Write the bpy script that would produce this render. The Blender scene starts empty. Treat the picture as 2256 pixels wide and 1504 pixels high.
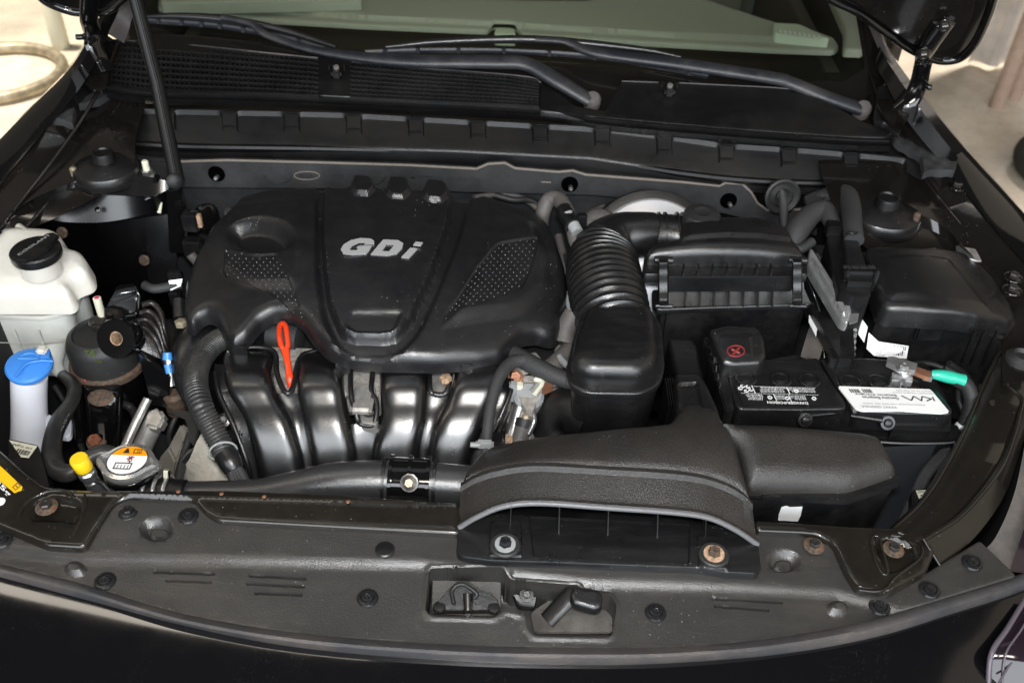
import bpy, bmesh, math, random
import numpy as np
from mathutils import Vector, Matrix, geometry
random.seed(7); rng = np.random.default_rng(7)
SC = bpy.context.scene; COL = SC.collection
PI = math.pi
# ---------------------------------------------------------------- camera
FPX, W0, H0 = 2150.0, 2256.0, 1504.0
CAMP = Vector((0.03, -0.61, 0.86)); PITCH = math.radians(40); ROLL = math.radians(2.3)
FW = Vector((0, math.cos(PITCH), -math.sin(PITCH))); U0 = Vector((0, math.sin(PITCH), math.cos(PITCH))); R0 = Vector((1, 0, 0))
RT = R0*math.cos(ROLL) + U0*math.sin(ROLL); UP = -R0*math.sin(ROLL) + U0*math.cos(ROLL)
cam = bpy.data.objects.new('camera', bpy.data.cameras.new('camera')); COL.objects.link(cam)
cam.matrix_world = Matrix(((RT.x, UP.x, -FW.x, CAMP.x), (RT.y, UP.y, -FW.y, CAMP.y), (RT.z, UP.z, -FW.z, CAMP.z), (0, 0, 0, 1)))
cam.data.sensor_width = 36; cam.data.lens = 36*FPX/W0; cam.data.clip_start = .02; cam.data.clip_end = 200
cam.data.dof.use_dof = True; cam.data.dof.focus_distance = 1.16; cam.data.dof.aperture_fstop = 6.3
SC.camera = cam
# ---------------------------------------------------------------- light: garage tubes, open door, camera flash
wd = bpy.data.worlds.new('World'); SC.world = wd; wd.use_nodes = True
wd.node_tree.nodes['Background'].inputs[0].default_value = (1, .93, .84, 1); wd.node_tree.nodes['Background'].inputs[1].default_value = .035
def lamp(name, loc, target, w, h, watts, col):
    l = bpy.data.lights.new(name, 'AREA'); l.shape = 'RECTANGLE'; l.size = w; l.size_y = h; l.energy = watts; l.color = col
    o = bpy.data.objects.new(name, l); COL.objects.link(o); o.location = loc
    o.rotation_euler = (Vector(target) - Vector(loc)).to_track_quat('-Z', 'Y').to_euler(); return o
fl = CAMP + UP*.075 - FW*.02
lamp('camera_flash', fl, fl + FW + UP*-.12, .08, .045, 12, (.93, .96, 1))
lamp('doorway_daylight', (.3, -4.6, 2.1), (.0, .2, -.1), 8.5, 3.2, 470, (.90, .95, 1))
lamp('ceiling_tube', (.1, -1.5, 2.3), (.1, .2, 0), .9, .3, 22, (1, .90, .76))
lamp('ceiling_tube', (-1.6, .3, 2.4), (-.2, .3, 0), .2, 2.4, 10, (1, .90, .76))
lamp('side_bounce_fill', (3.4, .6, 1.9), (.4, .4, 0), 4.0, 3.0, 17, (1, .86, .70))  # added warm fill on the right, standing for daylight bounced off the floor
lamp('side_bounce_fill', (-3.4, 1.2, 1.7), (-.4, .4, 0), 4.0, 3.0, 5, (1, .88, .72))  # added weaker fill on the left for the same floor bounce
def spot(loc, target, watts, deg, col, r=.25):
    l = bpy.data.lights.new('floor_fill_spot', 'SPOT'); l.energy = watts; l.color = col; l.spot_size = math.radians(deg); l.spot_blend = .25; l.shadow_soft_size = r
    o = bpy.data.objects.new('floor_fill_spot', l); COL.objects.link(o); o.location = loc; o.rotation_euler = (Vector(target)-Vector(loc)).to_track_quat('-Z', 'Y').to_euler()
spot((-2.7, 3.1, 4.2), (-2.6, 3.0, -.8), 1900, 52, (1, .94, .82)); spot((3.3, 4.2, 4.4), (3.2, 4.0, -.8), 1900, 56, (1, .92, .85))  # added spots that brighten the floor, in place of daylight from the door
SC.view_settings.view_transform = 'Standard'; SC.view_settings.look = 'None'; SC.view_settings.exposure = 0.0; SC.view_settings.gamma = 1
# ---------------------------------------------------------------- pixel rays -> real points at a given height / depth plane
def ray(px, py): return FW + RT*((px-W0/2)/FPX) + UP*((H0/2-py)/FPX)
def P(px, py, z):
    d = ray(px, py); return CAMP + d*((z-CAMP.z)/d.z)
def PY(px, py, y):
    d = ray(px, py); return CAMP + d*((y-CAMP.y)/d.y)
def PN(px, py, p0, n):
    d = ray(px, py); return CAMP + d*((Vector(p0)-CAMP).dot(Vector(n))/d.dot(Vector(n)))
def PP(pts): return [P(*p) for p in pts]
class Surf:
    def __init__(s, pts, deg=1):
        q = PP(pts); s.deg = deg; X = np.array([p.x for p in q]); Y = np.array([p.y for p in q])
        s.k = np.linalg.lstsq(s.A(X, Y), np.array([p.z for p in q]), rcond=None)[0]
        s.zm = float(np.mean([p.z for p in q]))
    def A(s, X, Y):
        c = [np.ones_like(X)]
        if s.deg >= 1: c += [X, Y]
        if s.deg >= 2: c += [X*X, X*Y, Y*Y]
        return np.stack(c, -1)
    def z(s, X, Y): return s.A(np.asarray(X, float), np.asarray(Y, float)) @ s.k
    def at(s, px, py, off=0):
        z = s.zm
        for _ in range(25):
            p = P(px, py, z); z = .55*z + .45*(float(s.z(p.x, p.y)) + off)
        return P(px, py, z)
def Flat(z):
    return Surf([(0, 0, z), (2000, 0, z), (1000, 1400, z)], 0)
# ---------------------------------------------------------------- materials
MATS = {}
def mat(name, col, rough=.5, metal=0, bump=(0, 0), coat=0, var=0, varscale=30, dust=0, dustcol=(.35, .33, .3), rust=0, cr=.05, trans=0, sss=0, ior=1.5, spec=.5, roughvar=0, specks=0, spsc=150, streak=0):
    m = bpy.data.materials.new(name); m.use_nodes = True; nt = m.node_tree; N = nt.nodes; L = nt.links
    b = N['Principled BSDF']; b.inputs['Roughness'].default_value = rough; b.inputs['Metallic'].default_value = metal
    b.inputs['Coat Weight'].default_value = coat; b.inputs['Coat Roughness'].default_value = cr
    b.inputs['IOR'].default_value = ior; b.inputs['Transmission Weight'].default_value = trans; b.inputs['Specular IOR Level'].default_value = spec
    if sss: b.inputs['Subsurface Weight'].default_value = sss; b.inputs['Subsurface Radius'].default_value = (.02, .02, .02); b.inputs['Subsurface Scale'].default_value = .5
    tc = N.new('ShaderNodeTexCoord')
    def noise(sc, det=4, ro=.6):
        n = N.new('ShaderNodeTexNoise'); n.inputs['Scale'].default_value = sc; n.inputs['Detail'].default_value = det; n.inputs['Roughness'].default_value = ro
        L.new(tc.outputs['Object'], n.inputs['Vector']); return n.outputs['Fac']
    def ramp(src, a, bb):
        r = N.new('ShaderNodeMapRange'); r.inputs[1].default_value = a; r.inputs[2].default_value = bb; L.new(src, r.inputs[0]); return r.outputs[0]
    def mix(fac, A, B):
        x = N.new('ShaderNodeMix'); x.data_type = 'RGBA'
        if isinstance(fac, float): x.inputs[0].default_value = fac
        else: L.new(fac, x.inputs[0])
        for s, v in ((6, A), (7, B)):
            if isinstance(v, tuple): x.inputs[s].default_value = (*v, 1)
            else: L.new(v, x.inputs[s])
        return x.outputs[2]
    def mul(a, k):
        x = N.new('ShaderNodeMath'); x.operation = 'MULTIPLY'; L.new(a, x.inputs[0])
        if isinstance(k, (int, float)): x.inputs[1].default_value = k
        else: L.new(k, x.inputs[1])
        return x.outputs[0]
    c = tuple(col)
    if var: c = mix(ramp(noise(varscale), .35, .65), tuple(v*(1-var) for v in col), tuple(min(1, v*(1+var)) for v in col))
    if dust: c = mix(mul(ramp(noise(9, 6, .7), .45, .75), float(dust)), c, dustcol)
    if streak:
        mp = N.new('ShaderNodeMapping'); mp.inputs['Scale'].default_value = (4, 22, 10); mp.inputs['Rotation'].default_value = (0, 0, .35); L.new(tc.outputs['Object'], mp.inputs[0])
        sn = N.new('ShaderNodeTexNoise'); sn.inputs['Scale'].default_value = 3.0; sn.inputs['Detail'].default_value = 7; sn.inputs['Roughness'].default_value = .72; L.new(mp.outputs[0], sn.inputs['Vector'])
        c = mix(mul(ramp(sn.outputs['Fac'], .50, .72), float(streak)), c, dustcol)
    if rust: c = mix(ramp(noise(140, 6, .75), .62-rust*.3, .72-rust*.3), c, (.15, .06, .025))
    if specks:
        v = N.new('ShaderNodeTexVoronoi'); v.inputs['Scale'].default_value = spsc; L.new(tc.outputs['Object'], v.inputs['Vector'])
        v2 = N.new('ShaderNodeTexNoise'); v2.inputs['Scale'].default_value = 14; L.new(tc.outputs['Object'], v2.inputs['Vector'])
        s = mul(mul(ramp(v.outputs['Distance'], .10, .05), ramp(v2.outputs['Fac'], .5, .7)), float(specks))
        c = mix(s, c, (.6, .58, .55))
    if isinstance(c, tuple): b.inputs['Base Color'].default_value = (*c, 1)
    else: L.new(c, b.inputs['Base Color'])
    if roughvar:
        r = N.new('ShaderNodeMapRange'); r.inputs[1].default_value = .3; r.inputs[2].default_value = .7; r.inputs[3].default_value = rough-roughvar; r.inputs[4].default_value = rough+roughvar
        L.new(noise(22, 6, .65), r.inputs[0]); L.new(r.outputs[0], b.inputs['Roughness'])
    if bump[1]:
        bp = N.new('ShaderNodeBump'); bp.inputs['Strength'].default_value = bump[1]; bp.inputs['Distance'].default_value = .001
        L.new(noise(bump[0], 3), bp.inputs['Height']); L.new(bp.outputs[0], b.inputs['Normal'])
    MATS[name] = m; return m
mat('satin', (.0065, .0065, .007), .32, spec=.8, streak=.15, dustcol=(.06, .055, .05), bump=(560, .25), roughvar=.08, dust=.05, specks=.5)
mat('satin_dark', (.0045, .0045, .005), .38, bump=(700, .3), roughvar=.08, dust=.06)
mat('cover', (.0075, .0075, .0085), .35, spec=.7, streak=.08, bump=(700, .25), roughvar=.10, dust=.16, dustcol=(.05, .045, .04), specks=.7)
mat('booster', (.75, .75, .77), .32, .35)
mat('grained', (.017, .015, .0135), .40, spec=.8, var=.5, varscale=600, bump=(700, .8), roughvar=.08, dust=.10, dustcol=(.13, .11, .09), specks=.8)
mat('shroud', (.023, .0222, .021), .37, spec=.95, streak=.2, bump=(600, .4), roughvar=.05, dust=.2, dustcol=(.10, .085, .07), specks=1)
mat('gloss_black', (.004, .004, .0042), .09, coat=.6, specks=.25, roughvar=.03)
mat('rod', (.003, .003, .003), .45, spec=.3)
mat('hole', (.001, .001, .001), 1, spec=0)
mat('beam_paint', (.011, .0095, .0075), .18, coat=.35, cr=.28, dust=.3, dustcol=(.05, .042, .032), specks=.8, roughvar=.05)
mat('car_paint', (.0035, .0035, .0042), .09, coat=.6, specks=.5, spsc=520, roughvar=.03)
mat('bay_paint', (.007, .006, .0055), .16, coat=.4, dust=.1, dustcol=(.05, .042, .032), specks=.6, roughvar=.06)
mat('runner', (.005, .005, .0055), .29, spec=1.0, coat=.5, cr=.22, roughvar=.05, bump=(500, .06), specks=.15)
mat('rubber', (.020, .020, .020), .52, bump=(500, .4), dust=.25, dustcol=(.07, .065, .06), specks=.5)
mat('rubber_lip', (.048, .048, .052), .46, streak=.6, bump=(500, .4), dust=.5, dustcol=(.16, .13, .11))
mat('edge_grey', (.13, .13, .135), .4)
mat('hose', (.030, .030, .031), .33, spec=1.0, coat=.3, cr=.3, bump=(420, .35), roughvar=.08)
mat('loom', (.020, .020, .020), .36, roughvar=.08, dust=.15)
mat('tape', (.030, .030, .031), .66, bump=(350, .8), dust=.3, dustcol=(.08, .075, .07))
mat('felt', (.019, .0195, .021), .85, bump=(260, .8), var=.3, dust=.3, dustcol=(.07, .07, .07))
mat('felt_edge', (.16, .14, .12), .85, bump=(260, .8))
mat('wiper', (.013, .0145, .020), .42, bump=(900, .3), dust=.15)
mat('tower_paint', (.0035, .0035, .004), .25, spec=.7, specks=.4, roughvar=.05)
mat('cowl', (.0045, .0045, .005), .36, bump=(1300, .3), dust=.2, dustcol=(.05, .045, .04), roughvar=.08)
mat('alu', (.55, .53, .50), .38, .7, bump=(180, .5), var=.25, varscale=60, dust=.35, dustcol=(.25, .22, .19))
mat('cast_pale', (.66, .62, .54), .7, 0, bump=(200, 1.0), var=.15, varscale=60, dust=.5, dustcol=(.40, .35, .28))
mat('cast_alu', (.50, .47, .43), .60, .35, bump=(220, 1.0), var=.35, varscale=80, dust=.6, dustcol=(.22, .18, .14), rust=.05)
mat('zinc', (.62, .62, .62), .28, .9, var=.2, varscale=90, bump=(300, .3))
mat('chrome', (.70, .69, .67), .18, .85, roughvar=.06, bump=(500, .15))
mat('steel_dark', (.10, .095, .09), .35, .8, var=.3, rust=.12)
mat('bolt_black', (.012, .012, .013), .28, specks=.4)
mat('rusty', (.10, .07, .05), .7, .2, bump=(260, .9), var=.4, varscale=200, rust=.25)
mat('rust_light', (.42, .28, .18), .7, .1, bump=(300, 1.0), var=.35, varscale=200, rust=.1)
mat('rust_red', (.26, .09, .045), .75, 0, bump=(260, .9), var=.3, varscale=120)
mat('rust_black', (.014, .012, .011), .30, 0, bump=(260, .5), rust=.10, specks=.3)
mat('tank', (.64, .62, .56), .32, sss=.35, var=.03)
mat('tank_low', (.58, .59, .55), .30, sss=.35, var=.05)
mat('tank_blue', (.68, .69, .74), .28, sss=.3, var=.03)
mat('blue', (.05, .24, .70), .30, sss=.05)
mat('blue_clip', (.06, .28, .70), .35)
mat('yellow', (.85, .56, .015), .35)
mat('orange', (.66, .048, .010), .26)
mat('teal', (.03, .50, .34), .28, bump=(120, .4))
mat('label_white', (.86, .86, .85), .38, var=.03)
mat('label_cream', (.72, .70, .55), .45)
mat('label_black', (.012, .012, .012), .35)
mat('label_yellow', (.90, .50, .01), .35)
mat('label_orange', (.88, .33, .005), .35)
mat('ink', (.02, .02, .02), .5); mat('ink_grey', (.35, .35, .36), .5); mat('ink_white', (.82, .82, .82), .5)
mat('ink_red', (.22, .02, .02), .5); mat('ink_green', (.07, .11, .015), .6); mat('ink_cyan', (.2, .8, .8), .5); mat('ink_pink', (.7, .05, .12), .5)
mat('copper', (.32, .15, .09), .5, .5, bump=(300, .5), var=.3)
mat('brass_dirty', (.40, .34, .24), .5, .6, bump=(240, .6), var=.3)
mat('badge', (.56, .555, .55), .26, .5)
mat('dots', (.06, .06, .065), .25)
mat('foil', (.30, .30, .295), .35, .6, bump=(90, .6), var=.2)
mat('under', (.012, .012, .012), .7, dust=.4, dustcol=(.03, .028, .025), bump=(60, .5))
mat('concrete', (.70, .62, .50), .24, var=.25, varscale=1.4, roughvar=.2, dust=.4, dustcol=(.34, .27, .19))
mat('wall_cream', (.55, .42, .30), .6, var=.2, varscale=2)
mat('plastic_sheet', (.80, .74, .68), .3, var=.2, varscale=6)
mat('pipe_pink', (.50, .36, .28), .35, var=.1)
mat('tyre', (.035, .033, .03), .8)
mat('dash', (.36, .36, .30), .7, bump=(900, .3))
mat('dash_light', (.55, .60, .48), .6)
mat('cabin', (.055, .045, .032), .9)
mat('frit', (.008, .007, .006), .12, coat=.3)
mat('headlamp', (.016, .010, .015), .10, 0, coat=.5)
mat('lens_edge', (.10, .085, .10), .15)
mat('grey_trim', (.09, .083, .08), .6, dust=.5, dustcol=(.30, .25, .2), bump=(300, .5))
mat('connector', (.30, .31, .31), .45, dust=.4)
mat('belt_grey', (.17, .155, .13), .6, .3, dust=.3)
g = bpy.data.materials.new('glass'); g.use_nodes = True
_n = g.node_tree; _n.nodes.clear(); _o = _n.nodes.new('ShaderNodeOutputMaterial'); _t = _n.nodes.new('ShaderNodeBsdfTransparent'); _g = _n.nodes.new('ShaderNodeBsdfGlossy'); _m = _n.nodes.new('ShaderNodeMixShader'); _f = _n.nodes.new('ShaderNodeFresnel')
_t.inputs[0].default_value = (.84, .88, .84, 1); _g.inputs['Roughness'].default_value = .01; _f.inputs[0].default_value = 1.5
_q = _n.nodes.new('ShaderNodeNewGeometry'); _v = _n.nodes.new('ShaderNodeMath'); _v.operation = 'SUBTRACT'; _v.inputs[0].default_value = 1; _n.links.new(_q.outputs['Backfacing'], _v.inputs[1]); _w = _n.nodes.new('ShaderNodeMath'); _w.operation = 'MULTIPLY'; _n.links.new(_v.outputs[0], _w.inputs[0]); _n.links.new(_f.outputs[0], _w.inputs[1]); _n.links.new(_w.outputs[0], _m.inputs[0]); _n.links.new(_t.outputs[0], _m.inputs[1]); _n.links.new(_g.outputs[0], _m.inputs[2]); _n.links.new(_m.outputs[0], _o.inputs[0]); MATS['glass'] = g
# ---------------------------------------------------------------- objects
WLOC = {}
def tag(o, label=None, cat=None, group=None, kind=None):
    if label: o['label'] = label
    if cat: o['category'] = cat
    if group: o['group'] = group
    if kind: o['kind'] = kind
    return o
def thing(name, label, cat, loc, group=None):
    o = bpy.data.objects.new(name, None); o.empty_display_size = .02; COL.objects.link(o); o.location = loc; WLOC[o] = Vector(loc)
    return tag(o, label, cat, group)
def put(name, me, parent=None, label=None, cat=None, group=None, kind=None, center=True):
    o = bpy.data.objects.new(name, me); COL.objects.link(o)
    c = Vector((0, 0, 0))
    if center and len(me.vertices):
        a = np.empty(len(me.vertices)*3); me.vertices.foreach_get('co', a); a = a.reshape(-1, 3)
        c = Vector((a.min(0)+a.max(0))/2); c.z = float(a[:, 2].min()); me.transform(Matrix.Translation(-c))
    WLOC[o] = c
    if parent: o.parent = parent; o.location = c - WLOC[parent]
    else: o.location = c
    return tag(o, label, cat, group, kind)
def mk(name, V, F, m, parent=None, smooth=35, **kw):
    me = bpy.data.meshes.new(name); me.from_pydata([tuple(v) for v in V], [], [tuple(f) for f in F]); me.materials.append(MATS[m])
    if smooth: me.shade_smooth(); me.set_sharp_from_angle(angle=math.radians(smooth))
    me.update(); return put(name, me, parent, **kw)
def bmk(name, bm, m, parent=None, smooth=35, **kw):
    bmesh.ops.recalc_face_normals(bm, faces=bm.faces[:])
    me = bpy.data.meshes.new(name); bm.to_mesh(me); bm.free(); me.materials.append(MATS[m])
    if smooth: me.shade_smooth(); me.set_sharp_from_angle(angle=math.radians(smooth))
    return put(name, me, parent, **kw)
# polygons -------------------------------------------------------
def roundpoly(pts, r, seg=5):
    out = []; n = len(pts)
    for i in range(n):
        a, b, c = (Vector(pts[i-1][:2]), Vector(pts[i][:2]), Vector(pts[(i+1) % n][:2]))
        rr = r[i] if isinstance(r, (list, tuple)) else r
        k = min(rr, (a-b).length*.45, (c-b).length*.45)
        p, q = b+(a-b).normalized()*k, b+(c-b).normalized()*k
        if k < 1e-6: out.append(tuple(b)); continue
        for j in range(seg+1):
            t = j/seg; v = p*(1-t)**2 + b*2*t*(1-t) + q*t*t; out.append((v.x, v.y))
    return out
def crom(pts, per=8, closed=False):
    P_ = [np.array(p, float) for p in pts]; n = len(P_); out = []
    rngi = range(n if closed else n-1)
    for i in rngi:
        if closed: a, b, c, d = P_[i-1], P_[i], P_[(i+1) % n], P_[(i+2) % n]
        else: b, c = P_[i], P_[i+1]; a = P_[i-1] if i > 0 else 2*b-c; d = P_[i+2] if i+2 < n else 2*c-b
        for j in range(per):
            t = j/per
            out.append(.5*((2*b)+(c-a)*t+(2*a-5*b+4*c-d)*t*t+(3*b-a-3*c+d)*t**3))
    if not closed: out.append(P_[-1])
    return out
def resample(pts, step, closed=True):
    A = [np.array(p, float) for p in pts]
    if closed: A.append(A[0])
    out = []
    for a, b in zip(A[:-1], A[1:]):
        L = np.linalg.norm(b-a); k = max(1, int(round(L/step)))
        if L < 1e-7: continue
        for j in range(k): out.append(a+(b-a)*j/k)
    if not closed: out.append(A[-1])
    res = [out[0]]
    for p in out[1:]:
        if np.linalg.norm(p-res[-1]) > step*.35: res.append(p)
    if closed and np.linalg.norm(res[0]-res[-1]) < step*.35: res.pop()
    return res
def sdpoly(X, Y, poly):
    poly = np.asarray(poly)[:, :2]; x1, y1 = poly[:, 0], poly[:, 1]; x2, y2 = np.roll(x1, -1), np.roll(y1, -1)
    D = np.full(X.shape, 1e9); ins = np.zeros(X.shape, bool)
    for a, b, c, d in zip(x1, y1, x2, y2):
        ex, ey = c-a, d-b; L2 = ex*ex+ey*ey+1e-14
        t = np.clip(((X-a)*ex+(Y-b)*ey)/L2, 0, 1); D = np.minimum(D, (X-a-t*ex)**2+(Y-b-t*ey)**2)
        if abs(ey) > 1e-12: ins ^= ((b > Y) != (d > Y)) & (X < ex*(Y-b)/ey+a)
    D = np.sqrt(D); return np.where(ins, -D, D)
def sstep(t): t = np.clip(t, 0, 1); return t*t*(3-2*t)
def inset(poly, d):
    A = np.asarray(poly)[:, :2]; n = len(A); ar = .5*np.sum(A[:, 0]*np.roll(A[:, 1], -1)-np.roll(A[:, 0], -1)*A[:, 1]); s = 1 if ar > 0 else -1
    T = np.roll(A, -1, 0)-np.roll(A, 1, 0); T /= (np.linalg.norm(T, axis=1)[:, None]+1e-12)
    return A + s*d*np.stack([-T[:, 1], T[:, 0]], -1)
def relief(name, outline, S, m, parent=None, r=.005, skirt=.02, feats=(), res=.0045, rnd=8, spline=False, extra=None, smooth=40, flare=0, **kw):
    """height-field plate: outline in picture coordinates on surface S, rounded edge r, skirt down, raised / sunk features"""
    o2 = crom(outline, 6, True) if spline else roundpoly(outline, rnd)
    B = resample([tuple(S.at(p[0], p[1], -r*.8))[:2] for p in o2], res)
    B = np.array(B); pts = [B]; edges = [(i, (i+1) % len(B)) for i in range(len(B))]; nb = len(B)
    FX = []
    for f in feats:
        poly, dz, w = f[:3]; fr = f[3] if len(f) > 3 else 8
        q = np.array(resample([tuple(S.at(p[0], p[1]))[:2] for p in roundpoly(poly, fr)], min(res, .004))); FX.append((q, dz, w))
    extraP = []
    for q, dz, w in FX:
        ring = [q, inset(q, w)] + ([inset(q, w*.5)] if w > res else [])
        for k, Q in enumerate(ring):
            sd = sdpoly(Q[:, 0], Q[:, 1], B); keep = sd < -1e-4
            if k: keep &= sdpoly(Q[:, 0], Q[:, 1], q) < -w*(.3 if k == 2 else .7)
            extraP.append(Q[keep])
    for k in ((.12, .4, .8) if r > .002 else (.5,)):
        Q = inset(B, r*k); sd = sdpoly(Q[:, 0], Q[:, 1], B); extraP.append(Q[(sd < -r*k*.85)])
    x0, y0 = B.min(0); x1, y1 = B.max(0)
    gx, gy = np.meshgrid(np.arange(x0, x1, res), np.arange(y0, y1, res)); gx = gx + (np.arange(gx.shape[0]) % 2)[:, None]*res*.5
    G = np.stack([gx.ravel(), gy.ravel()], -1); sd = sdpoly(G[:, 0], G[:, 1], B); G = G[sd < -max(r, res*.6)]
    for q, dz, w in FX:
        if w < res: s2 = sdpoly(G[:, 0], G[:, 1], q); G = G[np.abs(s2+w*.5) > w*.5+res*.25]
    allp = np.concatenate([B]+extraP+[G])
    out = geometry.delaunay_2d_cdt([Vector(p) for p in allp], edges, [], 1, 1e-6)
    V = np.array([tuple(v) for v in out[0]]); F = [tuple(f) for f in out[2]]
    d = -sdpoly(V[:, 0], V[:, 1], B); d = np.maximum(d, 0)
    z = S.z(V[:, 0], V[:, 1]); e = np.clip(r-d, 0, r); z = z-(r-np.sqrt(np.maximum(r*r-e*e, 0)))
    for q, dz, w in FX: z = z+dz*sstep(-sdpoly(V[:, 0], V[:, 1], q)/w)
    if extra: z = z+extra(V[:, 0], V[:, 1], d)
    VV = [(a, b, c) for (a, b), c in zip(V, z)]
    # orient up
    FF = []
    for f in F:
        a, b, c = V[f[0]], V[f[1]], V[f[2]]
        FF.append(f if (b[0]-a[0])*(c[1]-a[1])-(b[1]-a[1])*(c[0]-a[0]) > 0 else f[::-1])
    if skirt:
        zb = S.z(B[:, 0], B[:, 1])-r
        if extra: zb = zb+extra(B[:, 0], B[:, 1], np.zeros(nb))
        Bo = inset(B, -flare) if flare else B; n0 = len(VV)
        VV += [(a, b, c) for (a, b), c in zip(B, zb)]; n1 = len(VV)
        VV += [(a, b, c-skirt) for (a, b), c in zip(Bo, zb)]
        ar = np.sum(B[:, 0]*np.roll(B[:, 1], -1)-np.roll(B[:, 0], -1)*B[:, 1])
        for i in range(nb):
            j = (i+1) % nb; q = (n0+i, n1+i, n1+j, n0+j); FF.append(q if ar > 0 else q[::-1])
    me = bpy.data.meshes.new(name); me.from_pydata(VV, [], FF)
    bm = bmesh.new(); bm.from_mesh(me); bmesh.ops.remove_doubles(bm, verts=bm.verts[:], dist=2e-5); bm.to_mesh(me); bm.free()
    me.materials.append(MATS[m]); me.shade_smooth(); me.set_sharp_from_angle(angle=math.radians(smooth)); return put(name, me, parent, **kw)
def plate(name, poly3, vec, m, parent=None, holes=(), smooth=0, bevel=0, **kw):
    """solid made by pushing a flat 3D polygon along vec"""
    loops = [[Vector(p) for p in poly3]]+[[Vector(p) for p in h] for h in holes]; tri = geometry.tessellate_polygon(loops)
    V = [v for l in loops for v in l]; n = len(V); vec = Vector(vec); VV = V+[v+vec for v in V]
    F = [tuple(t) for t in tri]+[tuple(i+n for i in t)[::-1] for t in tri]; o = 0
    for l in loops:
        for i in range(len(l)): j = (i+1) % len(l); F.append((o+i, o+j, n+o+j, n+o+i))
        o += len(l)
    bm = bmesh.new(); bv = [bm.verts.new(v) for v in VV]
    for f in F:
        try: bm.faces.new([bv[i] for i in f])
        except ValueError: pass
    bmesh.ops.recalc_face_normals(bm, faces=bm.faces[:])
    if bevel:
        bmesh.ops.dissolve_limit(bm, angle_limit=.01, verts=bm.verts[:], edges=bm.edges[:])
        es = [e for e in bm.edges if e.is_manifold and e.calc_face_angle(0) > math.radians(30)]
        bmesh.ops.bevel(bm, geom=es, offset=bevel, segments=2, affect='EDGES', clamp_overlap=True)
    return bmk(name, bm, m, parent, smooth or (35 if bevel else 0), **kw)
def on(S, poly, off=.0, rnd=0): return [S.at(p[0], p[1]) + Vector((0, 0, off)) for p in (roundpoly(poly, rnd) if rnd else poly)]
def decal(name, S, poly, m, parent=None, off=.0006, th=.0005, rnd=0, **kw):
    return plate(name, on(S, poly, off, rnd), (0, 0, -th), m, parent, **kw)
def slab(name, poly_px, z, h, m, parent=None, bevel=.003, rnd=0, **kw):
    q = roundpoly(poly_px, rnd, 4) if rnd else poly_px
    return plate(name, [P(p[0], p[1], z) for p in q], (0, 0, -h), m, parent, bevel=bevel, **kw)
def loft(name, rows, m, parent=None, n=40, closed=False, smooth=40, thick=0, cap=False, per=8, crv=True, **kw):
    """skin between rows of 3D points"""
    R = []
    for r in rows:
        c = crom([tuple(p) for p in r], per, closed) if crv else [np.array(tuple(p)) for p in r]
        c = np.array(c)
        if closed: c = np.vstack([c, c[0]])
        L = np.r_[0, np.cumsum(np.linalg.norm(np.diff(c, axis=0), axis=1))]; t = np.linspace(0, L[-1], n+(1 if closed else 0))
        q = np.stack([np.interp(t, L, c[:, k]) for k in range(3)], -1)
        R.append(q[:-1] if closed else q)
    V = [tuple(p) for r in R for p in r]; F = []; nn = n
    for i in range(len(R)-1):
        for j in range(nn if closed else nn-1):
            k = (j+1) % nn; F.append((i*nn+j, i*nn+k, (i+1)*nn+k, (i+1)*nn+j))
    if cap: F.append(tuple(range(nn))[::-1]); F.append(tuple((len(R)-1)*nn+j for j in range(nn)))
    bm = bmesh.new(); bv = [bm.verts.new(v) for v in V]
    for f in F: bm.faces.new([bv[i] for i in f])
    if thick: bmesh.ops.recalc_face_normals(bm, faces=bm.faces[:]); bmesh.ops.solidify(bm, geom=bm.faces[:], thickness=thick)
    return bmk(name, bm, m, parent, smooth, **kw)
def pl(*pts): return PP(pts)
def tubemesh(pts, r, n=16, per=8, corr=None, flat=None, caps=True, straight=False):
    A = [tuple(p) for p in pts]; m0 = len(A); rr = [r]*m0 if isinstance(r, (int, float)) else list(r)
    C = [np.array(A[0])] if 0 else None
    C = [np.array(p, float) for p in A] if straight else crom(A, per); Rr = rr if straight else [float(x[0]) for x in crom([(x,) for x in rr], per)]
    C = np.array(C); Rr = np.array(Rr)
    if corr:
        L = np.r_[0, np.cumsum(np.linalg.norm(np.diff(C, axis=0), axis=1))]; k = int(L[-1]/corr[0]*8); t = np.linspace(0, L[-1], k)
        C = np.stack([np.interp(t, L, C[:, i]) for i in range(3)], -1); Rb = np.interp(t, L, Rr); Rr = Rb+corr[1]*(np.abs(np.cos(PI*t/corr[0]))**.6*2-1)*-1
        if len(corr) > 2: Rr = np.where((t < L[-1]*corr[2]) | (t > L[-1]*corr[3]), Rb, Rr)
    T = np.gradient(C, axis=0); T /= np.linalg.norm(T, axis=1)[:, None]+1e-12
    u = np.cross(T[0], (0, 0, 1)); u = u if np.linalg.norm(u) > .1 else np.cross(T[0], (1, 0, 0)); u /= np.linalg.norm(u); V = []
    for i in range(len(C)):
        u = u-T[i]*np.dot(u, T[i]); u /= np.linalg.norm(u); v = np.cross(T[i], u)
        for j in range(n):
            a = 2*PI*j/n; V.append(C[i]+Rr[i]*(math.cos(a)*u*(flat[0] if flat else 1)+math.sin(a)*v*(flat[1] if flat else 1)))
    F = []
    for i in range(len(C)-1):
        for j in range(n): k = (j+1) % n; F.append((i*n+j, i*n+k, (i+1)*n+k, (i+1)*n+j))
    if caps: F.append(tuple(range(n))[::-1]); F.append(tuple((len(C)-1)*n+j for j in range(n)))
    return V, F
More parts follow.
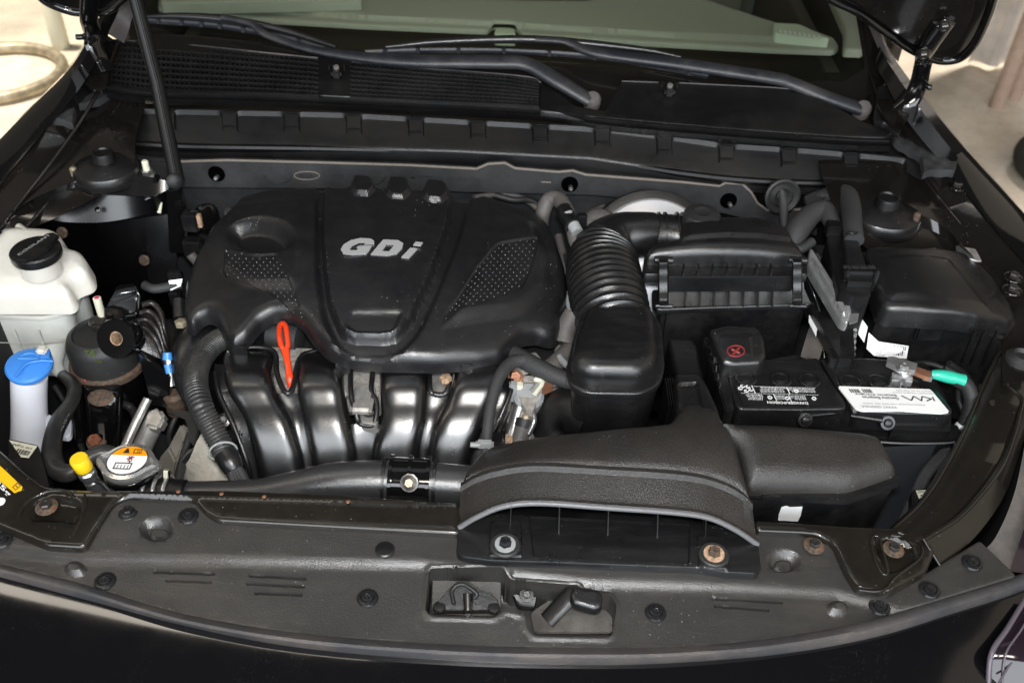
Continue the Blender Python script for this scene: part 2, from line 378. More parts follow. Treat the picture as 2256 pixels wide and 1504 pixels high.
def tube(name, pts, r, m, parent=None, n=16, per=8, corr=None, flat=None, smooth=50, straight=False, caps=True, label=None, cat=None, group=None, kind=None):
    V, F = tubemesh(pts, r, n, per, corr, flat, caps, straight); return mk(name, V, F, m, parent, smooth, label=label, cat=cat, group=group, kind=kind)
def frame(ax):
    ax = Vector(ax).normalized(); x = ax.cross(Vector((0, 1, 0)));
    if x.length < .1: x = ax.cross(Vector((1, 0, 0)))
    x.normalize(); return x, ax.cross(x), ax
def lathe(name, prof, loc, m, parent=None, axis=(0, 0, 1), n=32, smooth=35, sx=1, lobes=None, rot=0, **kw):
    x, y, a = frame(axis); loc = Vector(loc); V = []; F = []
    for (r, h) in prof:
        for j in range(n):
            th = 2*PI*j/n+rot; k = lobes(th) if lobes else 1; V.append(loc+x*(r*k*math.cos(th)*sx)+y*(r*k*math.sin(th))+a*h)
    for i in range(len(prof)-1):
        for j in range(n): k = (j+1) % n; F.append((i*n+j, i*n+k, (i+1)*n+k, (i+1)*n+j))
    F.append(tuple(range(n))[::-1]); F.append(tuple((len(prof)-1)*n+j for j in range(n)))
    return mk(name, V, F, m, parent, smooth, **kw)
def box(name, c, s, m, parent=None, rot=None, bevel=.002, **kw):
    bm = bmesh.new(); bmesh.ops.create_cube(bm, size=1)
    for v in bm.verts: v.co = Vector((v.co.x*s[0], v.co.y*s[1], v.co.z*s[2]))
    if bevel: bmesh.ops.bevel(bm, geom=bm.edges[:], offset=bevel, segments=2, affect='EDGES', clamp_overlap=True)
    M = Matrix.Translation(Vector(c)) @ (rot if rot is not None else Matrix.Identity(4)); bmesh.ops.transform(bm, matrix=M, verts=bm.verts[:])
    return bmk(name, bm, m, parent, **kw)
def rotto(zd, xd=(1, 0, 0)):
    z = Vector(zd).normalized(); x = Vector(xd); x = (x-z*x.dot(z)).normalized(); y = z.cross(x); return Matrix((x, y, z)).transposed().to_4x4()
def hexbolt(loc, r, hm='bolt_black', wm=None, parent=None, axis=(0, 0, 1), wr=1.9, name='bolt', h=.9, **kw):
    w = lathe(name, [(r*wr*.98, 0), (r*wr, r*.08), (r*wr*.95, r*.22), (r*1.35, r*.25), (r*1.2, r*.35)], loc, wm or hm, parent, axis, 24, **kw)
    x, y, a = frame(axis); hl = Vector(loc)+a*r*.3
    lathe('bolt_head', [(r*.98, 0), (r, r*h*.75), (r*.86, r*h), (r*.5, r*h*.98), (r*.45, r*h*.85)], hl, hm, w, axis, 6, 20, rot=.3); return w
def dup(o, M, parent=None, name=None):
    c = o.copy(); COL.objects.link(c); c.name = name or o.name.split('.')[0]
    c.parent = parent; c.location = M - (WLOC[parent] if parent else Vector((0, 0, 0))); WLOC[c] = Vector(M)
    for ch in o.children:
        d = ch.copy(); COL.objects.link(d); d.parent = c
    return c
_tc = {}
def textmesh(s, bold=0.0, shear=0):
    cu = bpy.data.curves.new('t', 'FONT'); cu.body = s; cu.size = 1; cu.offset = bold; cu.shear = shear; cu.resolution_u = 3
    o = bpy.data.objects.new('t', cu); COL.objects.link(o); dg = bpy.context.evaluated_depsgraph_get(); me = bpy.data.meshes.new_from_object(o.evaluated_get(dg))
    V = np.array([tuple(v.co) for v in me.vertices]) if len(me.vertices) else np.zeros((1, 3)); F = [tuple(p.vertices) for p in me.polygons]
    bpy.data.objects.remove(o); bpy.data.curves.remove(cu); bpy.data.meshes.remove(me); return V, F
def text3(name, s, p0, p1, pt, m, parent=None, th=.0004, bold=0.01, off=.0003, **kw):
    """words fitted between baseline start p0, baseline end p1 and cap-height point pt"""
    V, F = textmesh(s, bold); mn, mx = V.min(0), V.max(0); p0, p1, pt = Vector(p0), Vector(p1), Vector(pt)
    X = p1-p0; Y = pt-p0; nrm = X.cross(Y).normalized(); W = max(mx[0]-mn[0], 1e-6); H = max(mx[1]-mn[1], 1e-6)
    VV = [p0+X*((v[0]-mn[0])/W)+Y*((v[1]-mn[1])/H)+nrm*(off+th) for v in V]
    n = len(VV); VV += [v-nrm*th for v in VV]; FF = list(F); cnt = {}
    for f in F:
        for i in range(len(f)): a, b = f[i], f[(i+1) % len(f)]; cnt[(a, b)] = 1
    for (a, b) in list(cnt):
        if (b, a) not in cnt: FF.append((b, a, n+a, n+b))
    return mk(name, VV, FF, m, parent, 0, **kw)
def textpx(name, s, S, a, b, c, m, parent=None, th=.0004, bold=.01, off=.0008, **kw):
    return text3(name, s, S.at(*a), S.at(*b), S.at(*c), m, parent, th, bold, off, **kw)
def quads(name, Q, m, parent=None, **kw):
    V = [v for q in Q for v in q]; F = [tuple(range(i*4, i*4+4)) for i in range(len(Q))]; return mk(name, V, F, m, parent, 0, **kw)
def bil(c, u, v):   # point inside a 3D quad a,b,c,d (u along a->b, v along a->d)
    return (c[0]*(1-u)+c[1]*u)*(1-v)+(c[3]*(1-u)+c[2]*u)*v
def qrect(c, u0, v0, u1, v1, off): return [bil(c, u0, v0)+off, bil(c, u1, v0)+off, bil(c, u1, v1)+off, bil(c, u0, v1)+off]
def barcode(name, c, u0, v0, u1, v1, m, parent, off, n=16):
    Q = []; u = u0; rr = random.Random(5)
    while u < u1: w = (u1-u0)/n*rr.choice((.4, .7, 1.1)); Q.append(qrect(c, u, v0, min(u+w, u1), v1, off)); u += w+(u1-u0)/n*rr.choice((.4, .7))
    return quads(name, Q, m, parent)

def arch(name, st, m, parent=None, n=30, p=4.2, q=1.9, sub=4, **kw):
    """raised channel: stations (Lpx, Lpy, Rpx, Rpy, z, bulge)"""
    C = crom([(*P(a, b, z), *P(c, d, z), h) for a, b, c, d, z, h in st], sub); Ls = [Vector(c[:3]) for c in C]; Rs = [Vector(c[3:6]) for c in C]; V = []; k = len(C)
    for i in range(k):
        L, R = Ls[i], Rs[i]; T = ((Ls[min(i+1, k-1)]+Rs[min(i+1, k-1)])-(Ls[max(i-1, 0)]+Rs[max(i-1, 0)])).normalized(); N = (R-L).cross(T).normalized()
        if N.z < 0 and N.y > 0: N = -N
        if N.z < 0: N = -N
        for j in range(n+1):
            t = j/n; u = 2*t-1; V.append(L.lerp(R, t)+N*C[i][6]*max(0, 1-abs(u)**p)**(1/q))
    F = [(i*(n+1)+j, i*(n+1)+j+1, (i+1)*(n+1)+j+1, (i+1)*(n+1)+j) for i in range(k-1) for j in range(n)]
    bm = bmesh.new(); bv = [bm.verts.new(v) for v in V]
    for f in F: bm.faces.new([bv[i] for i in f])
    return bmk(name, bm, m, parent, 60, **kw)
# ================================================================ garage floor and far things
fz = -.80
mk('floor', [(-9, -3, fz), (9, -3, fz), (9, 12, fz), (-9, 12, fz)], [(0, 1, 2, 3)], 'concrete', kind='structure')
wl = thing('back_wall', 'cream painted garage wall behind the car at the right', 'wall', (3.2, 9, fz))
box('wall_panel', (3.2, 9.05, .6), (11.6, .1, 2.8), 'wall_cream', wl)
box('wall_base', (3.2, 8.97, fz+.25), (11.6, .06, .5), 'pipe_pink', wl, bevel=.01)
cu_ = thing('plastic_curtain', 'pale hanging plastic curtain beyond the open hood', 'curtain', tuple(P(2150, 60, fz)))
c0 = P(2130, 150, fz)
for i in range(7):
    x = c0.x+i*.17; pts = [(x+.16*k/6, c0.y+.03*math.sin(k*1.3+i), 0) for k in range(7)]
    mk('strip', [(a, b, fz+.02) for a, b, _ in pts]+[(a, b, 1.9) for a, b, _ in pts]+[(a, b+.006, fz+.02) for a, b, _ in pts]+[(a, b+.006, 1.9) for a, b, _ in pts],
       [(k, k+1, k+8, k+7) for k in range(6)]+[(k+14, k+15, k+22, k+21) for k in range(6)], 'plastic_sheet', cu_)
for k, (px, py) in enumerate([(2195, 235), (2232, 215)]):
    q = P(px, py, fz); tube('upright_pole', [q, q+Vector((.0, .0, 2.2))], .028, 'pipe_pink', straight=True, label=['pinkish upright pipe nearer the hood corner, standing on the floor', 'pinkish upright pipe at the right edge, standing on the floor'][k], cat='pipe', group='upright pipes beyond the hood')
def ring(name, px, py, R, r, m, lab, cat, z=0):
    q = P(px, py, fz); n = 64; pts = [q+Vector((R*math.cos(2*PI*i/n), R*math.sin(2*PI*i/n), r+z)) for i in range(n+1)]
    return tube(name, pts, r, m, straight=True, label=lab, cat=cat, caps=False)
ring('floor_hoop', 0, 172, .225, .022, 'brass_dirty', 'thin round hoop lying on the garage floor beside the left fender', 'hoop')
ring('spare_tyre', 2365, 392, .16, .05, 'tyre', 'small dark tyre lying on the floor at the right edge', 'tyre')
q = P(2365, 385, fz); lathe('blue_bucket', [(.10, 0), (.11, .03), (.0, .035)], q, 'blue', label='blue round bucket top inside the small tyre on the floor', cat='bucket')
q = P(105, -5, fz+.2); lathe('traffic_post', [(.035, 0), (.03, .3), (.02, .32)], (q.x, q.y, fz), 'label_cream', label='pale short post standing on the far floor at the upper left', cat='post')
# ================================================================ car body
body = thing('car_body', 'glossy black car front end with its hood open', 'car', (0, .3, fz))
def L3(name, rows, m='gloss_black', parent=None, **kw): return loft(name, [PP(r) for r in rows], m, parent or body, **kw)
# bumper skin under the soft lip
lipA = [(-60, 1228, -.006), (0, 1240, -.007), (177, 1284, -.008), (399, 1350, -.010), (665, 1394, -.012), (1000, 1419, -.012), (1300, 1426, -.012), (1500, 1423, -.012), (1701, 1405, -.011), (1902, 1368, -.010), (2070, 1318, -.008), (2237, 1268, -.006), (2330, 1215, -.004)]
lipB = [(-60, 1240, .001), (0, 1252, .0), (177, 1298, -.001), (399, 1363, -.002), (665, 1408, -.003), (1000, 1434, -.003), (1300, 1441, -.003), (1500, 1437, -.003), (1715, 1419, -.003), (1917, 1382, -.002), (2086, 1332, 0), (2245, 1281, 0), (2340, 1226, 0)]
lipC = [(-60, 1254, -.006), (0, 1268, -.008), (190, 1318, -.010), (420, 1378, -.012), (665, 1424, -.014), (1000, 1453, -.014), (1300, 1462, -.014), (1500, 1456, -.014), (1725, 1437, -.013), (1930, 1400, -.012), (2100, 1348, -.010), (2256, 1298, -.008), (2350, 1245, -.006)]
lipD = [(a, b+4, z-.010) for a, b, z in lipC]
off = lambda R, dx, dy, dz: [(a+dx, b+dy, z+dz) for a, b, z in R]
L3('bumper_seal', [lipA, off(lipA, 0, 5, .005), lipB, off(lipB, 0, 7, -.001), lipC, lipD], 'rubber_lip', n=120)
bump0 = [P(a, b+1, z-.006) for a, b, z in lipC]
def fwd(k, dz, wave=0): return [p+Vector((p.x*.04*k*10, -k-.25*k*(p.x/.6)**2*-1*0, dz)) for p in bump0]
loft('bumper_skin', [bump0, fwd(.008, -.0015), fwd(.035, -.010), fwd(.075, -.024), fwd(.115, -.042), fwd(.14, -.07), fwd(.15, -.11), fwd(.15, -.16)], 'car_paint', body, n=120)
# grille surround crease at lower left
gq = [P(-20, 1410, -.05), P(60, 1432, -.052), P(160, 1462, -.056), P(260, 1490, -.06), P(380, 1530, -.065)]
loft('grille_surround', [gq, [p+Vector((0, -.012, .004)) for p in gq], [p+Vector((0, -.03, -.012)) for p in gq], [p+Vector((0, -.035, -.08)) for p in gq]], 'gloss_black', body, n=30)
gq = [P(-30, 1462, -.06), P(20, 1480, -.06), P(70, 1506, -.06)]
loft('grille_trim', [gq, [p+Vector((0, -.008, .003)) for p in gq], [p+Vector((0, -.014, -.01)) for p in gq]], 'chrome', body, n=14)
# headlamp, lower right corner
hl = [P(2256, 1318, -.01), P(2215, 1385, -.012), P(2180, 1440, -.02), P(2172, 1520, -.05)]
hb = body
loft('headlamp', [hl, [p+Vector((.012, -.004, .006)) for p in hl], [p+Vector((.05, -.01, .004)) for p in hl], [p+Vector((.16, -.03, -.02)) for p in hl]], 'headlamp', hb, n=30)
# black gloss bracket under the lip (left & right), soft rubber gutter at far right
L3('lamp_gutter', [[(2290, 830, .02), (2262, 960, .012), (2235, 1085, .006), (2195, 1180, 0), (2160, 1218, 0)],
                   [(2330, 850, .012), (2300, 990, .004), (2268, 1110, -.003), (2240, 1190, -.006), (2200, 1236, -.004)],
                   [(2345, 870, .022), (2320, 1010, .012), (2290, 1120, .004), (2262, 1200, -.002), (2222, 1262, -.003)]], 'grey_trim', n=50)
L3('lamp_lens_edge', [[(2345, 900, .02), (2310, 1030, .01), (2268, 1130, .004), (2225, 1258, -.002)], [(2355, 950, .02), (2330, 1060, .01), (2290, 1160, .004), (2262, 1262, -.004)]], 'headlamp', n=30)
# ---------------- fenders
L3('fender', [[(255, -30, .23), (225, 25, .225), (198, 80, .215), (150, 155, .19), (60, 245, .15), (-60, 370, .10), (-160, 480, .08)],
              [(262, -10, .232), (232, 35, .227), (206, 92, .217), (160, 168, .192), (72, 260, .152), (-40, 385, .102), (-140, 500, .08)],
              [(275, 20, .215), (240, 75, .208), (214, 130, .198), (172, 200, .178), (92, 295, .138), (-10, 415, .09), (-110, 520, .07)]], thick=.002, n=60)
L3('fender', [[(1925, 20, .235), (1950, 95, .225), (1985, 150, .215), (2040, 222, .19), (2120, 320, .155), (2256, 470, .10), (2370, 590, .08)],
              [(1918, 30, .237), (1941, 108, .228), (1973, 163, .218), (2026, 238, .193), (2105, 340, .158), (2240, 492, .102), (2350, 612, .082)],
              [(1915, 60, .215), (1930, 140, .208), (1955, 190, .198), (2000, 268, .178), (2085, 372, .143), (2215, 530, .09), (2325, 650, .07)]], thick=.002, n=60)
# outer fender skins dropping to the wheels
L3('fender_side', [[(255, -30, .23), (225, 25, .225), (198, 80, .215), (150, 155, .19), (60, 245, .15), (-60, 370, .10), (-160, 480, .08)],
                   [(248, -28, .18), (218, 30, .17), (190, 86, .16), (142, 160, .14), (52, 250, .10), (-68, 375, .05), (-168, 485, .02)]], n=50)
L3('fender_side', [[(1925, 20, .235), (1950, 95, .225), (1985, 150, .215), (2040, 222, .19), (2120, 320, .155), (2256, 470, .10), (2370, 590, .08)],
                   [(1932, 22, .18), (1956, 98, .17), (1990, 153, .16), (2046, 226, .14), (2127, 324, .10), (2262, 474, .05), (2376, 594, .03)]], n=50)
# inner fender ledges
L3('inner_fender', [[(236, 78, .203), (212, 133, .193), (170, 203, .173), (90, 298, .133), (-12, 418, .085), (-110, 520, .07)],
                    [(262, 95, .165), (236, 150, .16), (190, 232, .14), (118, 340, .112), (30, 452, .08), (-60, 560, .06)],
                    [(300, 100, .155), (280, 160, .15), (232, 262, .135), (165, 345, .112), (78, 432, .09), (-10, 520, .06)],
                    [(330, 110, .150), (330, 190, .145), (300, 300, .130), (290, 370, .112), (200, 442, .09), (10, 530, .05)]], 'bay_paint', n=60)
L3('inner_fender', [[(1932, 142, .205), (1957, 193, .195), (2002, 270, .175), (2087, 374, .14), (2217, 532, .087), (2325, 650, .07)],
                    [(1905, 160, .165), (1930, 210, .16), (1975, 300, .145), (2045, 400, .115), (2165, 560, .075), (2262, 700, .05)],
                    [(1870, 160, .15), (1900, 220, .15), (1940, 310, .14), (2010, 420, .115), (2120, 575, .07), (2225, 720, .04)],
                    [(1800, 160, .14), (1810, 240, .14), (1800, 330, .13), (1830, 440, .115), (1900, 540, .085), (2150, 700, .02)]], 'bay_paint', n=60)
for (px, py, z) in [(88, 298, .125), (197, 160, .165), (2108, 412, .125), (2020, 270, .16), (2232, 612, .075), (2230, 640, .075)]:
    hexbolt(P(px, py, z), .007, 'steel_dark', 'bay_paint', body)
# torn plastic seal ends at the cowl corners
for side, pts in (('l', [(92, 215), (150, 195), (165, 210), (240, 190), (245, 205), (215, 222), (165, 232), (160, 272), (122, 262), (95, 262)]),
                  ('r', [(1965, 292), (2030, 300), (2040, 320), (2060, 302), (2085, 325), (2112, 342), (2104, 378), (2060, 376), (2035, 380), (2030, 345), (1970, 310)])):
    S = Flat(.152)
    relief('corner_seal', pts, S, 'felt', body, r=.002, skirt=.01, rnd=4, extra=lambda X, Y, d: .0015*np.sin(X*240)*np.cos(Y*200))
# ---------------- windshield, black band, dashboard, cabin
W0p = P(900, 175, .165); WN = Vector((0, -math.sin(math.radians(28)), math.cos(math.radians(28))))
def Wp(px, py, o=0): return PN(px, py, W0p+WN*o, WN)
plate('windshield', [Wp(285, -60), Wp(300, 95), Wp(360, 170), Wp(900, 215), Wp(1400, 250), Wp(1850, 260), Wp(1945, 190), Wp(1900, -60)], WN*-.005, 'glass', body)
# black band printed on glass edge
fr_in = [(330, -60), (322, 45), (380, 75), (800, 112), (1300, 150), (1700, 176), (1860, 180), (1905, 150), (1870, -60)]
fr_out = [(285, -60), (300, 95), (360, 170), (900, 215), (1400, 250), (1850, 260), (1945, 190), (1900, -60)]
plate('glass_border', [Wp(a, b, .0006) for a, b in fr_out]+[Wp(a, b, .0006) for a, b in fr_in[::-1]], WN*-.0004, 'frit', body)
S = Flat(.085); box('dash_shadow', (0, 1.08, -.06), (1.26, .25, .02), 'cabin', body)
dashp = [(347, 22), (600, 48), (800, 60), (1075, 72), (1085, 60), (1135, 62), (1150, 80), (1300, 90), (1500, 102), (1700, 113), (1835, 118), (1850, 108), (1838, 88), (1790, 70), (1715, 56), (1560, 4), (1500, -20), (1420, -14), (1350, 2), (1290, 14), (900, 8), (560, -4), (350, -10)]
relief('dashboard', dashp, S, 'dash', body, r=.006, skirt=.004, res=.010, rnd=8, feats=[([(380, -30), (380, 12), (800, 46), (1060, 58), (1500, 86), (1780, 98), (1760, 70), (1500, -10)], .008, .010, 8)])
relief('defroster_grille', [(1092, 62), (1132, 64), (1138, 80), (1088, 78)], Flat(.094), 'dash_light', body, r=.003, skirt=.02, res=.008)
relief('side_vent', [(1703, 52), (1760, 55), (1830, 88), (1760, 82), (1705, 76)], Flat(.104), 'dash_light', body, r=.003, skirt=.02, res=.006)
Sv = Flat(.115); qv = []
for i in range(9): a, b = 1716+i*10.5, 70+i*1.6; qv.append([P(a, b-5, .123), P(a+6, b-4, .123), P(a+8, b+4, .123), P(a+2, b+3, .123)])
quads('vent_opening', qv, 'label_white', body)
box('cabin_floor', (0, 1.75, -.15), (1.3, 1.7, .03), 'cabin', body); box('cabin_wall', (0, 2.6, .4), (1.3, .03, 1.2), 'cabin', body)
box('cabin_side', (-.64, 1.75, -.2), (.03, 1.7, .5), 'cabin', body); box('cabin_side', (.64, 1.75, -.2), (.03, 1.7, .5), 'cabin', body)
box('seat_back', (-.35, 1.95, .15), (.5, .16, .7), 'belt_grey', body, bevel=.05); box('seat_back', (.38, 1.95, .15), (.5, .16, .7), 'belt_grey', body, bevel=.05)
# A-pillar lower covers, pale dusty
L3('pillar_cover', [[(270, -30, .30), (262, 20, .24), (238, 75, .215)], [(318, -40, .28), (284, 60, .21), (270, 95, .19)]], 'grey_trim', n=20, thick=.003)
L3('pillar_cover', [[(1925, 20, .26), (1950, 100, .235), (1985, 175, .21)], [(1900, 20, .25), (1955, 150, .21), (1950, 190, .19)]], 'grey_trim', n=20, thick=.003)
# ---------------- cowl (plastic grille panel below the glass)
cowl = thing('windshield_cowl', 'black plastic cowl panel with mesh vent at the foot of the windshield', 'cowl panel', tuple(P(1000, 230, .15)))
CS = Surf([(240, 85, .185), (1190, 180, .185), (1800, 200, .188), (240, 200, .165), (1000, 238, .165), (1900, 300, .165)], 1)
ventp = [(248, 88), (420, 100), (600, 118), (900, 148), (1150, 168), (1192, 182), (1188, 236), (900, 222), (600, 207), (340, 200), (236, 186)]
# solid rim + lattice
U = []
def vtop(px): return np.interp(px, [250, 420, 600, 900, 1150, 1190], [90, 101, 119, 149, 169, 180])
def vbot(px): return np.interp(px, [236, 340, 600, 900, 1190], [186, 199, 206, 221, 234])
xs = np.linspace(250, 1188, 88); bars = []
def barq(a, b, w, off_):
    p, q_ = CS.at(*a), CS.at(*b); d = (q_-p).normalized(); s = d.cross(Vector((0, 0, 1))).normalized()*w*.5; dn = Vector((0, 0, -.005)); u = Vector((0, 0, off_))
    A = [p-s+u, p+s+u, q_+s+u, q_-s+u]; return A, [v+dn for v in A]
V = []; F = []
def addbar(a, b, w, o):
    A, B_ = barq(a, b, w, o); n = len(V); V.extend(A+B_); F.extend([(n, n+1, n+2, n+3), (n+4, n+7, n+6, n+5), (n, n+4, n+5, n+1), (n+1, n+5, n+6, n+2), (n+2, n+6, n+7, n+3), (n+3, n+7, n+4, n)])
for i, x in enumerate(xs):
    if 700 < x < 775: continue
    addbar((x, vtop(x)), (x-6, vbot(x-6)), .0052 if i % 4 == 0 else .0028, 0)
for r in range(9):
    t = (r)/8
    for s0, s1 in ((246, 702), (772, 1188)):
        xx = np.linspace(s0, s1, 7)
        for a, b in zip(xx[:-1], xx[1:]): addbar((a, vtop(a)*(1-t)+vbot(a)*t), (b, vtop(b)*(1-t)+vbot(b)*t), .0042 if r in (0, 8) else .0027, .0008 if 0 < r < 8 else .002)
mk('vent_grille', V, F, 'cowl', cowl, 0, kind='stuff')
S2 = Surf([(240, 85, .155), (1190, 180, .155), (1800, 200, .158), (240, 200, .135), (1000, 238, .135), (1900, 300, .135)], 1)
relief('vent_tray', [(p[0], p[1]-3) for p in ventp], S2, 'satin_dark', cowl, r=.001, skirt=.01, res=.02, rnd=2)
relief('nozzle_mount', [(702, 120), (775, 126), (778, 216), (700, 212)], CS, 'cowl', cowl, r=.002, skirt=.006, res=.008, rnd=3)
relief('solid_panel', [(1368, 182), (1400, 176), (1480, 181), (1700, 193), (1772, 198), (1830, 232), (1905, 272), (1968, 292), (1950, 306), (1850, 304), (1600, 286), (1330, 262), (1335, 243)], CS, 'cowl', cowl, r=.003, skirt=.01, res=.008, rnd=5)
relief('side_panel', [(1190, 182), (1205, 190), (1270, 236), (1335, 246), (1335, 262), (1188, 246)], CS, 'cowl', cowl, r=.002, skirt=.008, res=.008, rnd=3)
relief('end_cap', [(225, 84), (250, 86), (236, 188), (222, 200), (205, 190), (232, 120)], CS, 'cowl', cowl, r=.002, skirt=.008, res=.008, rnd=3)
relief('end_cap', [(1935, 190), (1975, 186), (1992, 195), (1985, 290), (1945, 270), (1925, 280), (1930, 230)], CS, 'cowl', cowl, r=.003, skirt=.01, res=.008, rnd=3)
gl = [(235, 186, .168), (340, 200, .167), (600, 207, .166), (900, 222, .165), (1190, 237, .165), (1330, 258, .165), (1600, 283, .165), (1850, 301, .165), (1960, 305, .165)]
L3('front_gutter', [off(gl, 0, 0, .001), off(gl, 0, 5, .004), off(gl, 0, 10, .0), off(gl, 0, 14, -.006), off(gl, 0, 18, -.004), off(gl, 0, 22, -.010), off(gl, 0, 30, -.022)], 'satin', cowl, n=90)
for px, py in ((742, 160), (1475, 200)):
    nz = box('washer_nozzle', CS.at(px, py, .006), (.017, .020, .014), 'cowl', cowl, bevel=.004)
    lathe('jet', [(.0045, 0), (.0045, .007), (.002, .008)], CS.at(px, py-7, .012), 'grey_trim', nz, axis=(0, -.6, .8), n=12)
    for s in (-1, 1): tube('hook', [CS.at(px+s*8, py-12, .006), CS.at(px+s*15, py-18, .012), CS.at(px+s*17, py-4, .008)], .0016, 'cowl', nz, n=8)
# notched front carrier (gap filler) below the cowl
cr = thing('cowl_front_carrier', 'long black plastic strip with a row of notched pockets below the cowl', 'trim strip', tuple(P(1000, 300, .11)))
top = [(168, 232), (250, 236), (340, 238), (740, 245), (1000, 260), (1340, 279), (1480, 296), (1600, 314), (1800, 326), (1975, 343), (2030, 352)]
bot = [(2034, 402), (1960, 404), (1800, 404), (1650, 398), (1500, 382), (1300, 352), (1000, 336), (700, 328), (380, 322), (185, 305), (165, 280)]
KS = Surf([(a, b, .146) for a, b in top]+[(a, b, .108) for a, b in bot], 1)
feats = []
tb = lambda x: np.interp(x, [p[0] for p in top], [p[1] for p in top])
bb = lambda x: np.interp(x, [p[0] for p in bot[::-1]], [p[1] for p in bot[::-1]])
for i in range(13):
    a = 245+i*137; b = a+108; ym = lambda x: tb(x)+.45*(bb(x)-tb(x)); yl = lambda x: tb(x)+.68*(bb(x)-tb(x))
    if b > 2010: break
    feats.append(([(a, tb(a)+3), (b, tb(b)+3), (b+2, yl(b)-8), (b-12, yl(b)), (a+16, yl(a)), (a+2, yl(a)-9)], -.006, .0022, 12))
def kx(X, Y, d): return 0*X
relief('carrier_strip', top+bot, KS, 'cowl', cr, r=.003, skirt=.02, rnd=12, feats=feats, res=.006)
lw = [(a, b, .108) for a, b in bot[::-1]]
L3('lower_lip', [off(lw, 0, -8, .006), off(lw, 0, -3, .007), off(lw, 0, 3, .003), off(lw, 0, 10, -.008), off(lw, 0, 12, -.02)], 'cowl', cr, n=90)
# body panel in shadow beneath carrier
bd = [(165, 312, .10), (400, 326, .10), (1000, 342, .10), (1500, 390, .10), (2040, 412, .10)]
L3('cowl_beam', [off(bd, 0, -6, .0), off(bd, 0, 10, -.004)], 'bay_paint', n=60)
loft('cowl_beam_wall', [[P(a, b+10, z-.004)+Vector((0, .0, 0)) for a, b, z in bd], [P(a, b+10, z-.004)+Vector((0, .022, -.01)) for a, b, z in bd], [P(a, b+10, z-.004)+Vector((0, .024, -.12)) for a, b, z in bd]], 'bay_paint', body, n=60)
# ---------------- firewall, apron, floor of the bay
box('firewall', (0, .735, -.18), (1.36, .02, .52), 'felt', body, bevel=.004)
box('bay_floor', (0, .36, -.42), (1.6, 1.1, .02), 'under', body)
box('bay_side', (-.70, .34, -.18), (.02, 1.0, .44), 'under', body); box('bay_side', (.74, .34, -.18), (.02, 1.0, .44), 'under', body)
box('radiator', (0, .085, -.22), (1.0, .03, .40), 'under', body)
ins = thing('firewall_insulator', 'grey felt insulation strip with moulded oval mark behind the engine', 'insulator', tuple(PY(1000, 400, .745)))
IY = .69
it = [(396, 357), (500, 354), (700, 359), (900, 365), (1050, 373), (1076, 362), (1112, 360), (1135, 372), (1230, 380), (1262, 377), (1290, 386), (1500, 402), (1585, 411), (1598, 404), (1635, 406), (1655, 425), (1668, 448), (1690, 464), (1740, 463), (1800, 462)]
ib = [(1800, 520), (1500, 448), (1300, 430), (1000, 422), (700, 416), (398, 413)]
plate('felt_strip', [PY(a, b, IY) for a, b in it+ib], (0, .018, -.004), 'felt', ins, bevel=.0015)
tube('bound_edge', [PY(a, b-1, IY-.001) for a, b in it], .0022, 'felt_edge', ins, n=8, straight=True)
for px, py in ((477, 383), (1255, 406), (1605, 442)):
    lathe('recess', [(.013, 0), (.0125, .0015), (.010, .002)], PY(px, py, IY-.001), 'hole', ins, (0, -1, .1), 28)
    lathe('stud', [(.0035, 0), (.0035, .010), (.002, .012)], PY(px+2, py+6, IY-.003), 'zinc', ins, (0, -1, .2), 12)
for px, py in ((612, 385), (820, 385)): tube('moulded_ring', [PY(px+30*math.cos(a), py-2-14*math.sin(-a) if 0 else py+20*math.sin(a), IY-.0005) for a in np.linspace(.1, PI-.1, 12)], .0014, 'felt', ins, n=6)
tube('oval_mark', [PY(676+28*math.cos(a), 387+9*math.sin(a), IY-.0006) for a in np.linspace(0, 2*PI, 28)], .0010, 'felt_edge', ins, n=6, straight=True)
text3('lettering', 'KIA', PY(660, 391, IY-.001), PY(692, 392, IY-.001), PY(660, 383, IY-.001), 'felt', ins, .0006)
text3('lettering', 'PVC', PY(730, 391, IY-.001), PY(758, 392, IY-.001), PY(730, 384, IY-.001), 'felt', ins, .0006)
text3('lettering', 'THIS MATERIAL IN DETAIL', PY(865, 392, IY-.001), PY(1060, 400, IY-.001), PY(865, 384, IY-.001), 'felt', ins, .0006)
tube('moulded_arrow', [PY(1192, 401, IY-.001), PY(1214, 402, IY-.001)], .0012, 'felt_edge', ins, n=6, straight=True)
